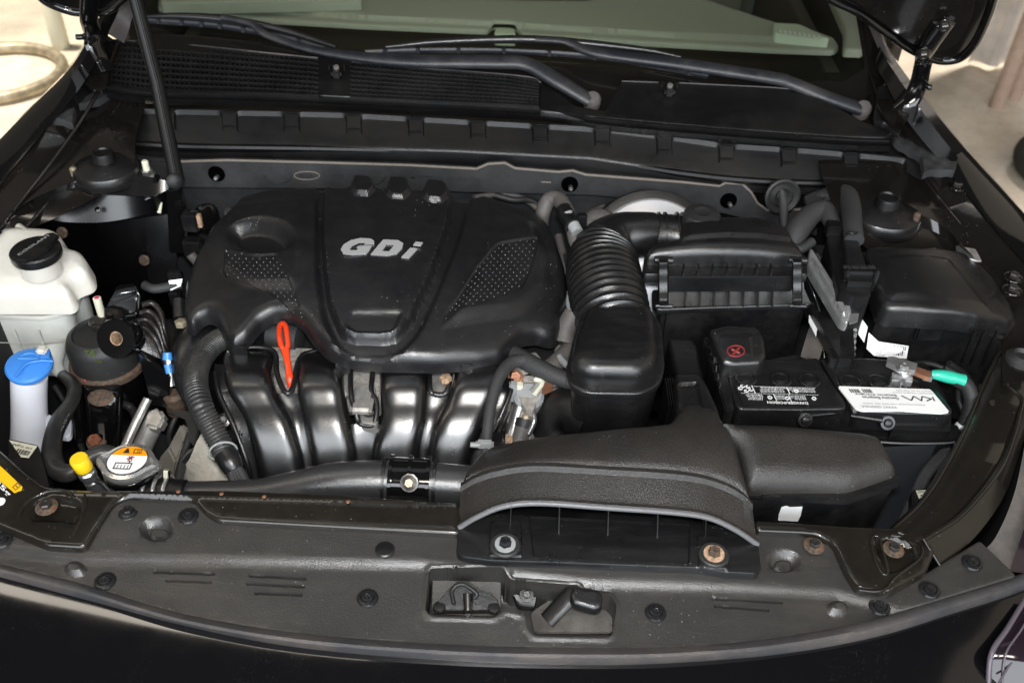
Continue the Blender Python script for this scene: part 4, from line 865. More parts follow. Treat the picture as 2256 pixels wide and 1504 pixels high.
for pts, zz in (([(474, 820), (484, 870), (518, 945), (545, 1020), (560, 1085)], [.010, .006, -.018, -.05, -.095]),
                ([(500, 775), (560, 764), (604, 775), (610, 820), (622, 852), (634, 866), (646, 852), (652, 815), (664, 786), (700, 770)], [.016]*10),
                ([(772, 812), (774, 870), (786, 915), (794, 933), (822, 935), (830, 905), (828, 880), (818, 862), (822, 812)], [.012, .008, -.006, -.016, -.016, -.006, .0, .004, .012]),
                ([(946, 812), (948, 858), (958, 868), (978, 868), (988, 852), (994, 812)], [.012, .010, .006, .006, .010, .012]),
                ([(1126, 812), (1128, 850), (1108, 905), (1085, 950), (1062, 990)], [.012, .008, -.01, -.03, -.055])):
    tube('rim', rz(pts, zz), .0034, 'satin', im, n=10)
for px, py in ((530, 772), (756, 806), (1026, 812)): box('bracket_clip', P(px, py, .024), (.018, .012, .022), 'satin', im, bevel=.002)
# engine bits under the left arch
box('coil_housing', P(575, 742, .0), (.055, .03, .04), 'satin', eng, bevel=.004)
tube('coolant_stub', [P(595, 735, .005), P(660, 745, .005)], .020, 'tape', eng, n=20, straight=True)
box('head_cover', P(660, 790, -.01), (.09, .03, .02), 'cast_alu', eng, bevel=.005)
# ---------------- orange dipstick
dp = thing('oil_dipstick', 'bright orange loop handle of the oil dipstick below the engine cover', 'dipstick', tuple(P(640, 845, 0)))
hp = [(622, 712, .046), (616, 720, .046), (616, 745, .043), (621, 764, .037), (629, 770, .034), (634, 760, .037), (632, 735, .043), (629, 719, .046), (624, 712, .046)]
tube('loop_handle', PP(hp), .0036, 'orange', dp, n=12)
tube('handle_stem', PP([(628, 768, .036), (634, 800, .026), (638, 830, .018), (641, 852, .008)]), [.0046, .0034, .0038, .0034], 'orange', dp, n=12, flat=(1.2, .7))
# ---------------- corrugated loom tube and boot at left
bt_ = tube('intake_boot', PP([(492, 735, -.03), (448, 742, -.022), (420, 785, -.03), (418, 840, -.045), (436, 890, -.06)]), [.022, .027, .026, .020, .015], 'satin', None, n=24, label='smooth black boot behind the ribbed loom tube', cat='boot')
tube('ribbed_loom_tube', PP([(515, 735, .000), (470, 758, .006), (441, 795, .012), (431, 840, .016), (440, 888, .016), (463, 935, .0), (486, 978, -.014), (499, 1008, -.022)]), [.0150, .0152, .0152, .0150, .0148, .0145, .0142, .0142], 'loom', None, n=22, corr=(.0046, .0009), label='thick ribbed black loom tube curving down the left of the manifold', cat='cable tube')
lm = thing('loom_tail', 'taped wire bundle where the ribbed loom tube ends', 'cable', tuple(P(520, 1040, -.05)))
tube('taped_wires', PP([(498, 1000, -.018), (508, 1018, -.022), (516, 1035, -.028)]), [.0148, .0140, .012], 'satin', lm, n=18)
for k in range(4): tube('wire', PP([(508+k*4, 1024, -.024), (512+k*8, 1050, -.035), (520+k*11, 1085, -.05)]), .006, 'tape', lm, n=10)
tube('zip_tie', [P(493, 990, -.012)+Vector((.0152*math.cos(a), .006*math.cos(a)-.003, .0152*math.sin(a))) for a in np.linspace(0, 2*PI, 20)], .0013, 'connector', lm, n=6, straight=True)
# ---------------- upper radiator hose
HZ = -.020
tube('radiator_hose', PP([(372, 1092, -.045), (450, 1092, -.042), (560, 1090, -.038), (640, 1080, -.032), (720, 1066, -.024), (800, 1060, HZ), (900, 1062, HZ), (1000, 1068, HZ), (1080, 1075, HZ)]), [.018, .018, .019, .022, .0245, .025, .025, .025, .025], 'hose', None, n=32, label='wide black radiator hose running behind the radiator support', cat='hose')
hc = thing('hose_clamp_bracket', 'shiny black saddle bracket bolted over the wide radiator hose', 'bracket', tuple(P(905, 1060, HZ)))
c = P(905, 1062, HZ); hx = (P(1000, 1068, HZ)-P(800, 1060, HZ)).normalized()
def saddle(name, off0, off1, R0_, R1_, m, a0=-.1, a1=2.6):
    V = []; F = []; up = Vector((0, 0, 1)); fwd_ = hx.cross(up).normalized()
    A = np.linspace(a0, a1, 18)
    for o, R in ((off0, R0_), (off0, R1_), (off1, R1_), (off1, R0_)):
        for a in A: V.append(c+hx*o+fwd_*(R*math.cos(a))+up*(R*math.sin(a)))
    n = len(A)
    for r in range(4):
        for j in range(n-1): F.append((r*n+j, r*n+j+1, ((r+1) % 4)*n+j+1, ((r+1) % 4)*n+j))
    F += [(0, n, 2*n, 3*n), (n-1, 4*n-1, 3*n-1, 2*n-1)]
    bm = bmesh.new(); bv = [bm.verts.new(v) for v in V]
    for f in F: bm.faces.new([bv[i] for i in f])
    return bmk(name, bm, m, hc, 40)
saddle('saddle', -.024, .024, .0255, .0295, 'gloss_black')
for o in (-.0225, .0, .0215): saddle('saddle_rib', o-.002, o+.002, .029, .0325, 'gloss_black', .3, 2.6)
for o in (-.031, .029): saddle('hose_collar', o-.002, o+.002, .0252, .0285, 'satin', -.6, 3.6)
fwd_ = hx.cross(Vector((0, 0, 1))).normalized()
tb_ = c+fwd_*.033+Vector((0, 0, .000)); box('bolt_tab', tb_, (.048, .006, .036), 'gloss_black', hc, rotto((0, -.35, .95)), .0015)
box('bolt_tab', c+fwd_*.036+Vector((0, 0, .004)), (.046, .012, .005), 'gloss_black', hc, None, .0015)
hexbolt(PN(902, 1063, tb_+Vector((0, -.004, .004)), (0, -.8, .6)), .0058, 'brass_dirty', 'steel_dark', hc, (0, -.7, .7), wr=1.9)
# ---------------- clutter right of the manifold
cl_ = thing('fuel_rail_assembly', 'cluster of dirty metal pipes and fittings between manifold and resonator box', 'pipe fittings', tuple(P(1180, 880, -.06)))
box('throttle_body', P(1195, 880, -.06), (.08, .06, .07), 'cast_alu', cl_, Matrix.Rotation(.3, 4, 'Z'), .008)
slab('bright_flange', [(1040, 798), (1110, 790), (1180, 775), (1200, 800), (1130, 822), (1050, 812)], .012, .01, 'alu', cl_, .002, 4)
slab('valve_bracket', [(1145, 828), (1180, 825), (1200, 840), (1185, 870), (1175, 905), (1158, 900), (1140, 870)], .0, .012, 'cast_alu', cl_, .003, 6)
lathe('pump_dome', [(.020, -.02), (.020, .0), (.016, .005), (.005, .006)], P(1165, 872, -.004), 'connector', cl_, (0, -.3, .9), 28)
slab('casting', [(1118, 800), (1240, 770), (1262, 860), (1250, 960), (1130, 985), (1112, 900)], -.05, .03, 'cast_alu', cl_, .006, 10)
slab('casting', [(1205, 700), (1250, 690), (1262, 780), (1215, 800)], -.02, .03, 'cast_alu', cl_, .006, 10)
tube('steel_pipe', PP([(1150, 885, -.01), (1135, 930, -.03), (1122, 975, -.045)]), .0085, 'zinc', cl_, n=16)
tube('steel_pipe', PP([(1182, 872, -.006), (1162, 910, -.02), (1155, 935, -.03)]), .008, 'brass_dirty', cl_, n=16)
tube('steel_pipe', PP([(1175, 868, .0), (1195, 848, .004), (1232, 836, .006)]), .0075, 'connector', cl_, n=16)
tube('thin_pipe', PP([(1178, 835, .012), (1195, 842, .012), (1178, 868, .01)]), .0032, 'label_cream', cl_, n=10)
tube('thin_pipe', PP([(1175, 905, -.01), (1176, 930, -.018), (1165, 955, -.03)]), .0035, 'zinc', cl_, n=10)
box('fitting', P(1202, 852, .004), (.017, .014, .014), 'copper', cl_, Matrix.Rotation(.6, 4, 'Z'), .002)
tube('rubber_joint', PP([(1157, 930, -.026), (1140, 975, -.045)]), .0115, 'grey_trim', cl_, n=18, straight=True)
tube('joint_collar', PP([(1158, 922, -.022), (1153, 940, -.030)]), .0125, 'rubber', cl_, n=18, straight=True)
box('sensor_plug', P(1130, 862, -.002), (.010, .012, .030), 'connector', cl_, None, .002); box('sensor_plug', P(1140, 852, .002), (.014, .012, .012), 'label_cream', cl_, None, .002)
hexbolt(P(1136, 832, .008), .0075, 'copper', 'copper', cl_, (0, -.6, .8), wr=1.2)
hexbolt(P(1118, 968, -.03), .005, 'rust_light', 'rust_light', cl_, (0, -.6, .8), wr=1.4)
slab('grey_block', [(1168, 955), (1200, 952), (1200, 975), (1168, 978)], -.05, .02, 'connector', cl_, .002, 3)
slab('bracket_plate', [(1080, 948), (1108, 950), (1112, 975), (1098, 985), (1078, 985)], -.022, .004, 'satin', cl_, .001, 3)
box('bracket_post', P(1110, 958, -.018), (.004, .012, .03), 'satin', cl_, None, .001)
# hose fittings up right of cover
tube('breather_hose', PP([(1265, 690, .04), (1248, 720, .025), (1240, 755, .01)]), .014, 'grey_trim', cl_, n=18)
tube('breather_joint', PP([(1255, 770, .0), (1225, 800, -.004), (1205, 815, -.01)]), .0125, 'grey_trim', cl_, n=18)
tube('clip_ring', PP([(1232, 786, .006), (1244, 800, .006), (1252, 806, .006)]), .005, 'connector', cl_, n=10)
tube('grey_conduit', PP([(1238, 640, .03), (1255, 670, .03), (1262, 715, .025)]), .006, 'connector', cl_, n=10)
slab('pale_pad', [(1232, 660), (1262, 665), (1270, 740), (1240, 738)], .0, .01, 'cast_alu', cl_, .002, 4)
hw = thing('front_wire_harness', 'taped black harness curving down beside the last manifold runner', 'wire harness', tuple(P(1110, 860, 0)))
tube('harness_main', PP([(1120, 770, .02), (1150, 790, .022), (1190, 812, .022), (1250, 838, .018), (1300, 850, .01)]), [.010, .012, .012, .011, .010], 'tape', hw, n=18)
tube('harness_branch', PP([(1160, 792, .026), (1125, 800, .028), (1098, 835, .026), (1082, 890, .014), (1075, 940, .0), (1070, 1000, -.02)]), [.008, .0085, .0078, .0072, .007, .0065], 'tape', hw, n=16)
box('harness_clip', P(1068, 978, -.008), (.022, .008, .014), 'connector', hw, None, .003); lathe('clip_stub', [(.0035, 0), (.0035, .012)], P(1058, 980, -.006), 'connector', hw, (-1, 0, 0), 12)
# ================================================================ air path: resonator, bellows, air box, front duct
rs = thing('resonator_box', 'black rounded resonator box with a lipped lid at the end of the bellows hose', 'resonator box', tuple(P(1350, 860, 0)))
relief('lid', [(1300, 682), (1432, 682), (1446, 705), (1452, 780), (1442, 812), (1408, 828), (1298, 826), (1264, 812), (1256, 792), (1268, 745), (1284, 700)], Flat(.092), 'satin', rs, r=.016, skirt=.012, rnd=16, res=.004)
relief('lid_lip', [(1284, 690), (1440, 690), (1458, 720), (1465, 815), (1452, 850), (1412, 870), (1290, 868), (1252, 848), (1246, 815), (1262, 750)], Flat(.064), 'satin', rs, r=.003, skirt=.006, rnd=20)
relief('lower_box', [(1290, 720), (1440, 720), (1455, 790), (1458, 830), (1440, 862), (1400, 876), (1300, 876), (1262, 858), (1255, 830), (1270, 760)], Flat(.056), 'satin', rs, r=.003, skirt=.075, rnd=16, flare=-.006)
tube('lower_elbow', PP([(1310, 930, -.02), (1260, 905, -.02), (1225, 930, -.04), (1225, 1010, -.08)]), [.04, .034, .03, .03], 'satin_dark', rs, n=28)
tube('bellows_hose', PP([(1358, 735, .040), (1345, 680, .050), (1334, 630, .056), (1328, 585, .060), (1338, 548, .066), (1368, 524, .074), (1405, 517, .078), (1440, 516, .077)]), [.048, .0515, .0525, .051, .045, .037, .033, .0315], 'satin', None, n=40, corr=(.0108, .0019, .05, .68), label='ribbed black bellows hose bending from the air box to the resonator', cat='air hose')
ab = thing('air_filter_box', 'black air filter box with a domed lid and two side clips', 'air filter box', tuple(P(1600, 720, -.02)))
tube('inlet_pipe', PP([(1425, 518, .076), (1480, 520, .076), (1530, 530, .074)]), .031, 'satin', ab, n=32)
for px in (1448, 1462, 1488, 1500): 
    q = P(px, 518, .076); tube('clamp_band', [q+Vector((-.0015, 0, 0)), q+Vector((.0015, 0, 0))], .0335, 'satin_dark', ab, n=32, straight=True)
AB = Surf([(1500, 500, .118), (1700, 500, .118), (1600, 565, .118), (1430, 565, .108), (1770, 565, .108), (1600, 530, .123)], 2)
relief('lid', [(1424, 574), (1424, 560), (1438, 546), (1495, 538), (1500, 494), (1560, 488), (1650, 487), (1702, 493), (1728, 510), (1750, 540), (1768, 562), (1772, 578), (1600, 562)], AB, 'satin', ab, r=.013, skirt=.016, rnd=10, res=.0045,
       feats=[([(1436, 500), (1742, 500), (1750, 534), (1600, 522), (1470, 536)], .004, .006, 14)])
relief('lid_ledge', [(1420, 560), (1774, 562), (1780, 600), (1778, 606), (1420, 606), (1416, 596)], Flat(.091), 'satin', ab, r=.002, skirt=.012, rnd=5)
for i in range(7): box('ledge_rib', P(1506+i*32, 594, .097), (.0022, .014, .012), 'satin', ab, None, .0006)
slab('front_band', [(1474, 598), (1750, 598), (1754, 610), (1470, 610)], .0925, .026, 'satin', ab, .002)
slab('band_step', [(1476, 606), (1748, 606), (1752, 618), (1472, 618)], .0740, .006, 'satin', ab, .0015)
loft('case_shelf', [PP([(1462, 618, .072), (1770, 618, .072)]), PP([(1460, 640, .062), (1772, 636, .062)]), PP([(1446, 676, .047), (1786, 668, .047)])], 'satin', ab, n=12, crv=False)
for i in range(7):
    x = 1510+i*32; plate('case_rib', PP([(x, 636, .068), (x-1, 673, .054), (x-1, 676, .044), (x, 640, .052)]), (.0018, 0, 0), 'satin', ab)
relief('case_rim', [(1436, 640), (1788, 630), (1794, 650), (1792, 672), (1448, 684), (1438, 676)], Flat(.047), 'satin', ab, r=.0035, skirt=.005, rnd=5)
slab('lower_case', [(1452, 640), (1782, 636), (1776, 672), (1462, 680)], .041, .20, 'satin_dark', ab, .006)
decal('cast_plate', Flat(.0), [(0, 0), (1, 0), (1, 1)], 'satin', ab) if 0 else None
for px in (1462, 1757):
    cp = loft('side_clip', [[P(px-12+dx, py, z+dz) for (py, z) in ((566, .112), (578, .115), (592, .106), (606, .098), (625, .086), (645, .076), (662, .070), (676, .054))] for dx, dz in ((0, 0), (3, .003), (20, .003), (23, 0))], 'satin', ab, n=26, thick=.002)
    lathe('clip_pin', [(.003, -.011), (.003, .011)], P(px, 674, .058), 'satin', cp, (1, 0, 0), 10)
    lathe('clip_pin', [(.0048, -.012), (.0048, .012)], P(px, 573, .112), 'satin', cp, (1, 0, 0), 12)
# ---------------- front intake duct
fd = thing('front_air_duct', 'grained black intake duct with an arched mouth bolted to the radiator cover', 'air duct', tuple(P(1400, 1100, .0)))
FS = Surf([(1020, 1062, .024), (1080, 1000, .036), (1180, 1030, .055), (1340, 1040, .060), (1500, 1050, .060), (1640, 1100, .036), (1340, 960, .056), (1540, 900, .050), (1600, 960, .062)], 2)
relief('duct_body', [(1016, 1072), (1028, 1040), (1050, 1010), (1082, 990), (1150, 974), (1300, 956), (1420, 944), (1475, 938), (1500, 905), (1505, 880), (1540, 876), (1570, 900), (1590, 930), (1612, 960), (1630, 1020), (1645, 1075), (1655, 1110), (1630, 1092), (1580, 1070), (1500, 1053), (1340, 1043), (1180, 1034), (1100, 1043), (1050, 1056)], FS, 'grained', fd, r=.010, skirt=.03, rnd=10, res=.004)
rim1 = [(1014, 1078, .020), (1050, 1058, .035), (1100, 1043, .047), (1180, 1033, .056), (1340, 1041, .060), (1500, 1052, .058), (1580, 1069, .050), (1632, 1094, .038), (1658, 1118, .024)]
rim2 = [(1010, 1156, .010), (1050, 1132, .028), (1110, 1108, .043), (1190, 1101, .048), (1340, 1111, .049), (1480, 1121, .047), (1560, 1133, .042), (1620, 1160, .028), (1668, 1192, .010)]
r1 = [P(*p) for p in rim1]; r2 = [P(*p) for p in rim2]
sh_ = lambda R, v: [p+Vector(v) for p in R]
loft('mouth_band', [sh_(r1, (0, .014, -.004)), sh_(r1, (0, .006, .004)), sh_(r1, (0, .001, .004)), sh_(r1, (0, -.002, -.002)), sh_(r2, (0, .004, -.001)), sh_(r2, (0, .001, .003)), sh_(r2, (0, -.003, .003)), sh_(r2, (0, -.006, -.001)), sh_(r2, (0, -.005, -.004)), sh_(r2, (0, .012, -.006)), sh_(r2, (0, .06, -.02))], 'grained', fd, n=110)
tube('mouth_rim', sh_(r2, (0, -.004, -.0005)), .0034, 'edge_grey', fd, n=10, flat=(1, .9))  # paler grey paints in the door light caught along the mouth edge
relief('mouth_floor', [(1010, 1158), (1050, 1130), (1640, 1160), (1670, 1194), (1677, 1254), (1664, 1265), (1600, 1262), (1536, 1252), (1150, 1238), (1080, 1236), (1020, 1228), (1005, 1218)], Flat(.0115), 'satin', fd, r=.002, skirt=.010, rnd=8, res=.004,
       feats=[([(1160, 1100), (1524, 1110), (1520, 1242), (1174, 1226)], -.003, .002, 8), ([(1080, 1150), (1150, 1150), (1150, 1228), (1077, 1226)], .0025, .0012, 3), ([(1535, 1180), (1598, 1184), (1606, 1256), (1538, 1250)], .0025, .0012, 3)])
bw0 = [(1060, 1165, .006), (1200, 1150, .006), (1400, 1160, .006), (1620, 1190, .006)]
loft('mouth_back', [[P(a, b, z) for a, b, z in bw0], [P(a, b, z)+Vector((0, .02, -.008)) for a, b, z in bw0], [P(a, b, z)+Vector((0, .07, -.02)) for a, b, z in bw0], [P(a, b, z)+Vector((0, .09, .03)) for a, b, z in bw0]], 'satin_dark', fd, n=30)
for px, a, b in ((1126, 1112, 1166), (1233, 1112, 1176), (1341, 1116, 1180), (1450, 1122, 1186), (1556, 1136, 1190)):
    t0 = P(px, a, .042); t1 = P(px-2, b, .008); tt = .0012
    V = [t0, t1, t1+Vector((0, .05, 0)), t0+Vector((0, .045, -.004))]; plate('vane', [v-Vector((tt/2, 0, 0)) for v in V], (tt, 0, 0), 'satin', fd)
def washer_bolt(px, py, hm, wm, R=.0165):
    c = P(px, py, .0142); o = lathe('grommet', [(R, 0), (R, .0022), (R*.9, .0034), (R*.72, .0030)], c, 'rubber', fd, n=32)
    lathe('washer', [(R*.7, .002), (R*.68, .0042), (R*.3, .0046)], c, wm, o, n=28); h = c+Vector((0, 0, .004))
    lathe('bolt_head', [(.0075, 0), (.0073, .001), (.0062, .0012), (.0060, .006), (.0052, .0075), (.002, .0070)], h, hm, o, n=6, smooth=20, rot=.4)
washer_bolt(1113, 1202, 'bolt_black', 'connector'); washer_bolt(1572, 1223, 'rusty', 'rust_light')
RS2 = Surf([(1610, 950, .060), (1900, 968, .050), (1960, 1045, .034), (1660, 1060, .046), (1850, 1070, .036)], 1)
relief('side_chamber', [(1560, 930), (1620, 940), (1700, 941), (1900, 958), (1936, 970), (1955, 1000), (1975, 1042), (1970, 1054), (1872, 1084), (1800, 1080), (1650, 1076), (1636, 1050), (1620, 990)], RS2, 'grained', fd, r=.020, skirt=.008, rnd=18, res=.0045)
fl_ = [(1645, 1084, .018), (1730, 1092, .018), (1862, 1100, .018), (1930, 1078, .020), (1980, 1060, .022)]
loft('chamber_flange', [[P(a, b-14, z) for a, b, z in fl_], [P(a, b, z+.002) for a, b, z in fl_], [P(a, b+3, z) for a, b, z in fl_], [P(a, b+12, z-.006) for a, b, z in fl_], [P(a, b+6, z-.007) for a, b, z in fl_]], 'satin', fd, n=40, crv=False)
lw_ = [(1645, 1098, .010), (1730, 1104, .010), (1860, 1112, .010), (1935, 1088, .010), (1966, 1076, .010), (1950, 1000, .010)]
loft('lower_chamber', [[P(a, b, z) for a, b, z in lw_], [P(a, b, z)+Vector((0, .008, -.09)) for a, b, z in lw_], [P(a, b, z)+Vector((0, .02, -.3)) for a, b, z in lw_]], 'satin_dark', fd, n=40, crv=False)
for px in (1700, 1810, 1920): box('flange_tab', P(px, 1096 if px < 1900 else 1078, .016), (.022, .003, .006), 'satin', fd, None, .0006)
# white tag on lower chamber: plane of that wall
wa, wb = P(1730, 1104, .010), P(1730, 1104, .010)+Vector((0, .008, -.09)); wn = (P(1860, 1112, .010)-wa).cross(wb-wa).normalized(); wn = wn if wn.y < 0 else -wn
wp = lambda a, b: PN(a, b, wa+wn*.0007, wn)
plate('paper_tag', [wp(*q) for q in ((1722, 1117), (1733, 1114), (1740, 1117), (1768, 1116), (1764, 1135), (1757, 1148), (1714, 1146), (1716, 1132))], wn*-.0004, 'label_white', fd)
# vertical riser between resonator and battery
relief('riser', [(1470, 750), (1524, 750), (1536, 765), (1548, 830), (1560, 860), (1500, 868), (1480, 800)], Surf([(1470, 750, .028), (1540, 750, .028), (1500, 860, .030)], 1), 'satin', fd, r=.006, skirt=.08, rnd=8)
relief('riser_collar', [(1482, 828), (1540, 826), (1552, 840), (1580, 900), (1592, 940), (1560, 950), (1490, 940), (1486, 870)], Surf([(1482, 828, .040), (1540, 826, .040), (1500, 940, .052)], 1), 'satin', fd, r=.008, skirt=.05, rnd=12, feats=[([(1492, 842), (1538, 840), (1552, 900), (1498, 905)], -.004, .004, 8)])
for i in range(5): box('fin', P(1462+i*5, 905, -.005+i*.0), (.0015, .05, .07), 'satin_dark', fd, None, .0003)
# ================================================================ battery
bt = thing('battery', 'black car battery with a white printed label on its right half', 'battery', tuple(P(1850, 900, -.1)))
BZ = .026; BS = Flat(BZ)
slab('battery_case', [(1598, 790), (2045, 800), (2085, 870), (2100, 915), (2088, 920), (1612, 905), (1600, 860)], .012, .19, 'satin_dark', bt, .003)
tube('case_seam', PP([(1880, 968, -.013), (1980, 976, -.013), (2080, 976, -.013), (2106, 972, -.013)]), .0012, 'edge_grey', bt, n=6)
slab('case_step', [(1968, 915), (2096, 918), (2094, 950), (1965, 945)], .004, .02, 'satin', bt, .002, 3)
LB = Flat(-.010)
slab('case_shoulder', [(1600, 890), (2112, 935), (2118, 958), (2105, 972), (1600, 945)], -.014, .15, 'satin_dark', bt, .003, 6)
relief('cell_cover', [(1600, 796), (1802, 790), (1818, 820), (1860, 880), (1866, 900), (1850, 903), (1760, 905), (1628, 904), (1618, 890), (1605, 850)], BS, 'satin', bt, r=.003, skirt=.030, rnd=8)
relief('cell_cover', [(1812, 792), (1900, 790), (2040, 800), (2062, 850), (2098, 905), (2094, 914), (1970, 912), (1890, 906), (1862, 880), (1838, 840)], BS, 'satin', bt, r=.003, skirt=.030, rnd=8)
loft('channel_rim', [[P(1808, 792, BZ+.001), P(1832, 836, BZ+.001), P(1874, 896, BZ+.001), P(1880, 912, BZ-.004)], [P(1814, 791, BZ+.004), P(1838, 834, BZ+.004), P(1882, 893, BZ+.004), P(1888, 910, BZ-.002)], [P(1820, 791, BZ+.001), P(1845, 834, BZ+.001), P(1890, 893, BZ+.001), P(1896, 911, BZ-.004)]], 'satin', bt, n=20)
for (a, b), (c_, d_) in (((1772, 916), (1848, 908)), ((1874, 915), (1944, 925))): tube('strap', [P(a, b, BZ-.010), P(c_, d_, BZ-.010)], .0035, 'satin', bt, n=10, straight=True)
for px, py in ((1768, 922), (1948, 928)):
    k = lathe('retainer_knob', [(.0105, 0), (.0105, .010), (.009, .013), (.003, .0135)], P(px, py-2, BZ-.020), 'satin', bt, (0, -.85, .5), 24)
    lathe('knob_button', [(.006, .012), (.005, .017), (.002, .018)], P(px, py-2, BZ-.020), 'bolt_black', k, (0, -.85, .5), 18)
for px, py in ((1643, 836), (1720, 838), (1783, 840), (1872, 843), (1935, 843), (2010, 852)):
    k = lathe('cell_cap', [(.0135, 0), (.0135, .0022), (.012, .0030), (.0115, .0012), (.008, .0012), (.0075, .0028), (.004, .003)], P(px, py, BZ), 'satin', bt, n=26)
    box('cap_slot', P(px, py, BZ+.0034), (.014, .0022, .0012), 'satin', k, None, .0003)
lb = [P(1617, 847, BZ+.0012), P(1800, 852, BZ+.0012), P(1817, 893, BZ+.0012), P(1638, 889, BZ+.0012)]; up = Vector((0, 0, .0008))
plate('warning_label', lb, (0, 0, -.0006), 'label_black', bt)
def tline(c, s, u1, u0, v_base, v_cap, m, par, off=up, bold=.0): return text3('lettering', s, bil(c, u1, v_base)+off, bil(c, u0, v_base)+off, bil(c, u1, v_cap)+off, m, par, .0002, bold, 0)
# printed upside down as seen from the front of the car
tline(lb, 'DANGER/POISON', .80, .30, .86, .99, 'ink_white', bt, bold=.02)
for u1, u0, v in ((.98, .58, .12), (.98, .62, .20), (.98, .66, .28), (.62, .30, .10), (.60, .30, .18), (.60, .28, .26), (.60, .28, .34)): tline(lb, 'DO NOT TIP KEEP VENT CAPS TIGHT LEVEL', u1-.03, u0, v, v+.055, 'ink_white', bt)
for u1, u0, v in ((.28, .08, .52), (.28, .08, .60), (.27, .10, .68), (.26, .08, .76), (.55, .42, .54), (.54, .42, .62), (.54, .43, .70), (.80, .62, .54), (.80, .60, .62), (.80, .66, .70)): tline(lb, 'SHIELD EYES ACID', u1, u0, v, v+.05, 'ink_white', bt)
Q = [qrect(lb, .20, .04, .212, .46, up), qrect(lb, .03, .46, .97, .475, up), qrect(lb, .62, .10, .632, .46, up), qrect(lb, .42, .48, .43, .84, up), qrect(lb, .60, .48, .61, .84, up), qrect(lb, .22, .08, .97, .095, up)]
quads('print_rules', Q, 'ink_white', bt)
for u, v in ((.05, .22), (.09, .10), (.15, .12), (.17, .28), (.11, .34)): tube('recycle_symbol', [bil(lb, u+.024*math.cos(a), v+.055*math.sin(a))+up for a in np.linspace(0, 5, 10)], .0007, 'ink_white', bt, n=5, straight=True)
for u, v in ((.36, .66), (.57, .68), (.90, .66), (.72, .28)): tube('hazard_symbol', [bil(lb, u+.024*math.cos(a), v+.07*math.sin(a))+up for a in np.linspace(0, 2*PI, 12)], .0007, 'ink_white', bt, n=5, straight=True)
wlq = [P(1846, 850, BZ+.0052), P(2050, 857, BZ+.0052), P(2092, 907, BZ+.0052), P(1885, 902, BZ+.0052)]
plate('maker_label', [P(a, b, BZ+.0052) for a, b in roundpoly([(1846, 850), (2050, 857), (2092, 907), (2074, 910), (1985, 904), (1900, 905), (1885, 900)], 5)], (0, 0, -.002), 'label_white', bt)
up = Vector((0, 0, .0003))
# upside-down KIA emblem, stroke letters
def strokes(c, segs, w, name='emblem'):
    Q = []
    for (u0, v0, u1, v1) in segs:
        a, b = bil(c, u0, v0), bil(c, u1, v1); d = (b-a).normalized().cross(Vector((0, 0, 1)))*w; Q.append([a-d+up, a+d+up, b+d+up, b-d+up])
    return quads(name, Q, 'ink', bt)
strokes(wlq, [(.95-.34*s0, .35+.20*t0, .95-.34*s1, .35+.20*t1) for s0, t0, s1, t1 in ((0, 0, .05, 1), (.07, .45, .30, 1), (.1, .5, .33, 0), (.33, 0, .46, 1), (.46, 1, .60, 0), (.60, 0, .78, 1), (.78, 1, .98, 0))], .0009)
tline(wlq, 'Genuine Batteries', .56, .17, .44, .54, 'ink', bt); tline(wlq, "Batteries d'Origine", .56, .12, .30, .40, 'ink', bt)
tline(wlq, '99997-000N6A', .46, .08, .84, .93, 'ink_grey', bt)
tline(wlq, 'Recommended warranty see dealer', .78, .12, .72, .78, 'ink_grey', bt); tline(wlq, 'Distributed in Canada by dealers', .98, .55, .20, .26, 'ink_grey', bt); tline(wlq, 'Importe au Canada', .98, .60, .10, .16, 'ink_grey', bt)
barcode('barcode', wlq, .09, .12, .20, .28, 'ink', bt, up, 8); barcode('barcode', wlq, .23, .10, .33, .27, 'ink', bt, up, 8)
# positive terminal cover
tcv = thing('terminal_cover', 'black plastic terminal cover marked with a red plus sign', 'terminal cover', tuple(P(1620, 780, .03)))
TS = Surf([(1568, 740, .058), (1668, 740, .058), (1620, 800, .050)], 1)
relief('cover_cap', [(1560, 730), (1598, 720), (1668, 724), (1684, 748), (1688, 790), (1676, 804), (1612, 808), (1590, 802), (1576, 772)], TS, 'satin', tcv, r=.007, skirt=.030, rnd=8, res=.004, feats=[([(1588, 740), (1655, 738), (1660, 788), (1602, 790)], .002, .003, 6)])
tube('plus_ring', [TS.at(1621+19*math.cos(a), 773+12*math.sin(a), .0024) for a in np.linspace(0, 2*PI, 30)], .0010, 'ink_red', tcv, n=6, straight=True)
for (a, b), (c_, d_) in (((1612, 769), (1630, 778)), ((1628, 766), (1614, 781))): tube('plus_bar', [TS.at(a, b, .0024), TS.at(c_, d_, .0024)], .0018, 'ink_red', tcv, n=6, straight=True)
for i in range(6): k = tube('honeycomb_rib', [P(1555+i*4, 745+i*18, .040-i*.002), P(1566+i*4, 752+i*18, .042-i*.002), P(1562+i*5, 765+i*18, .036-i*.002)], .0016, 'satin', tcv, n=6, straight=True)
slab('side_wall', [(1550, 742), (1568, 740), (1610, 850), (1618, 900), (1598, 905)], .028, .06, 'satin_dark', tcv, .002)
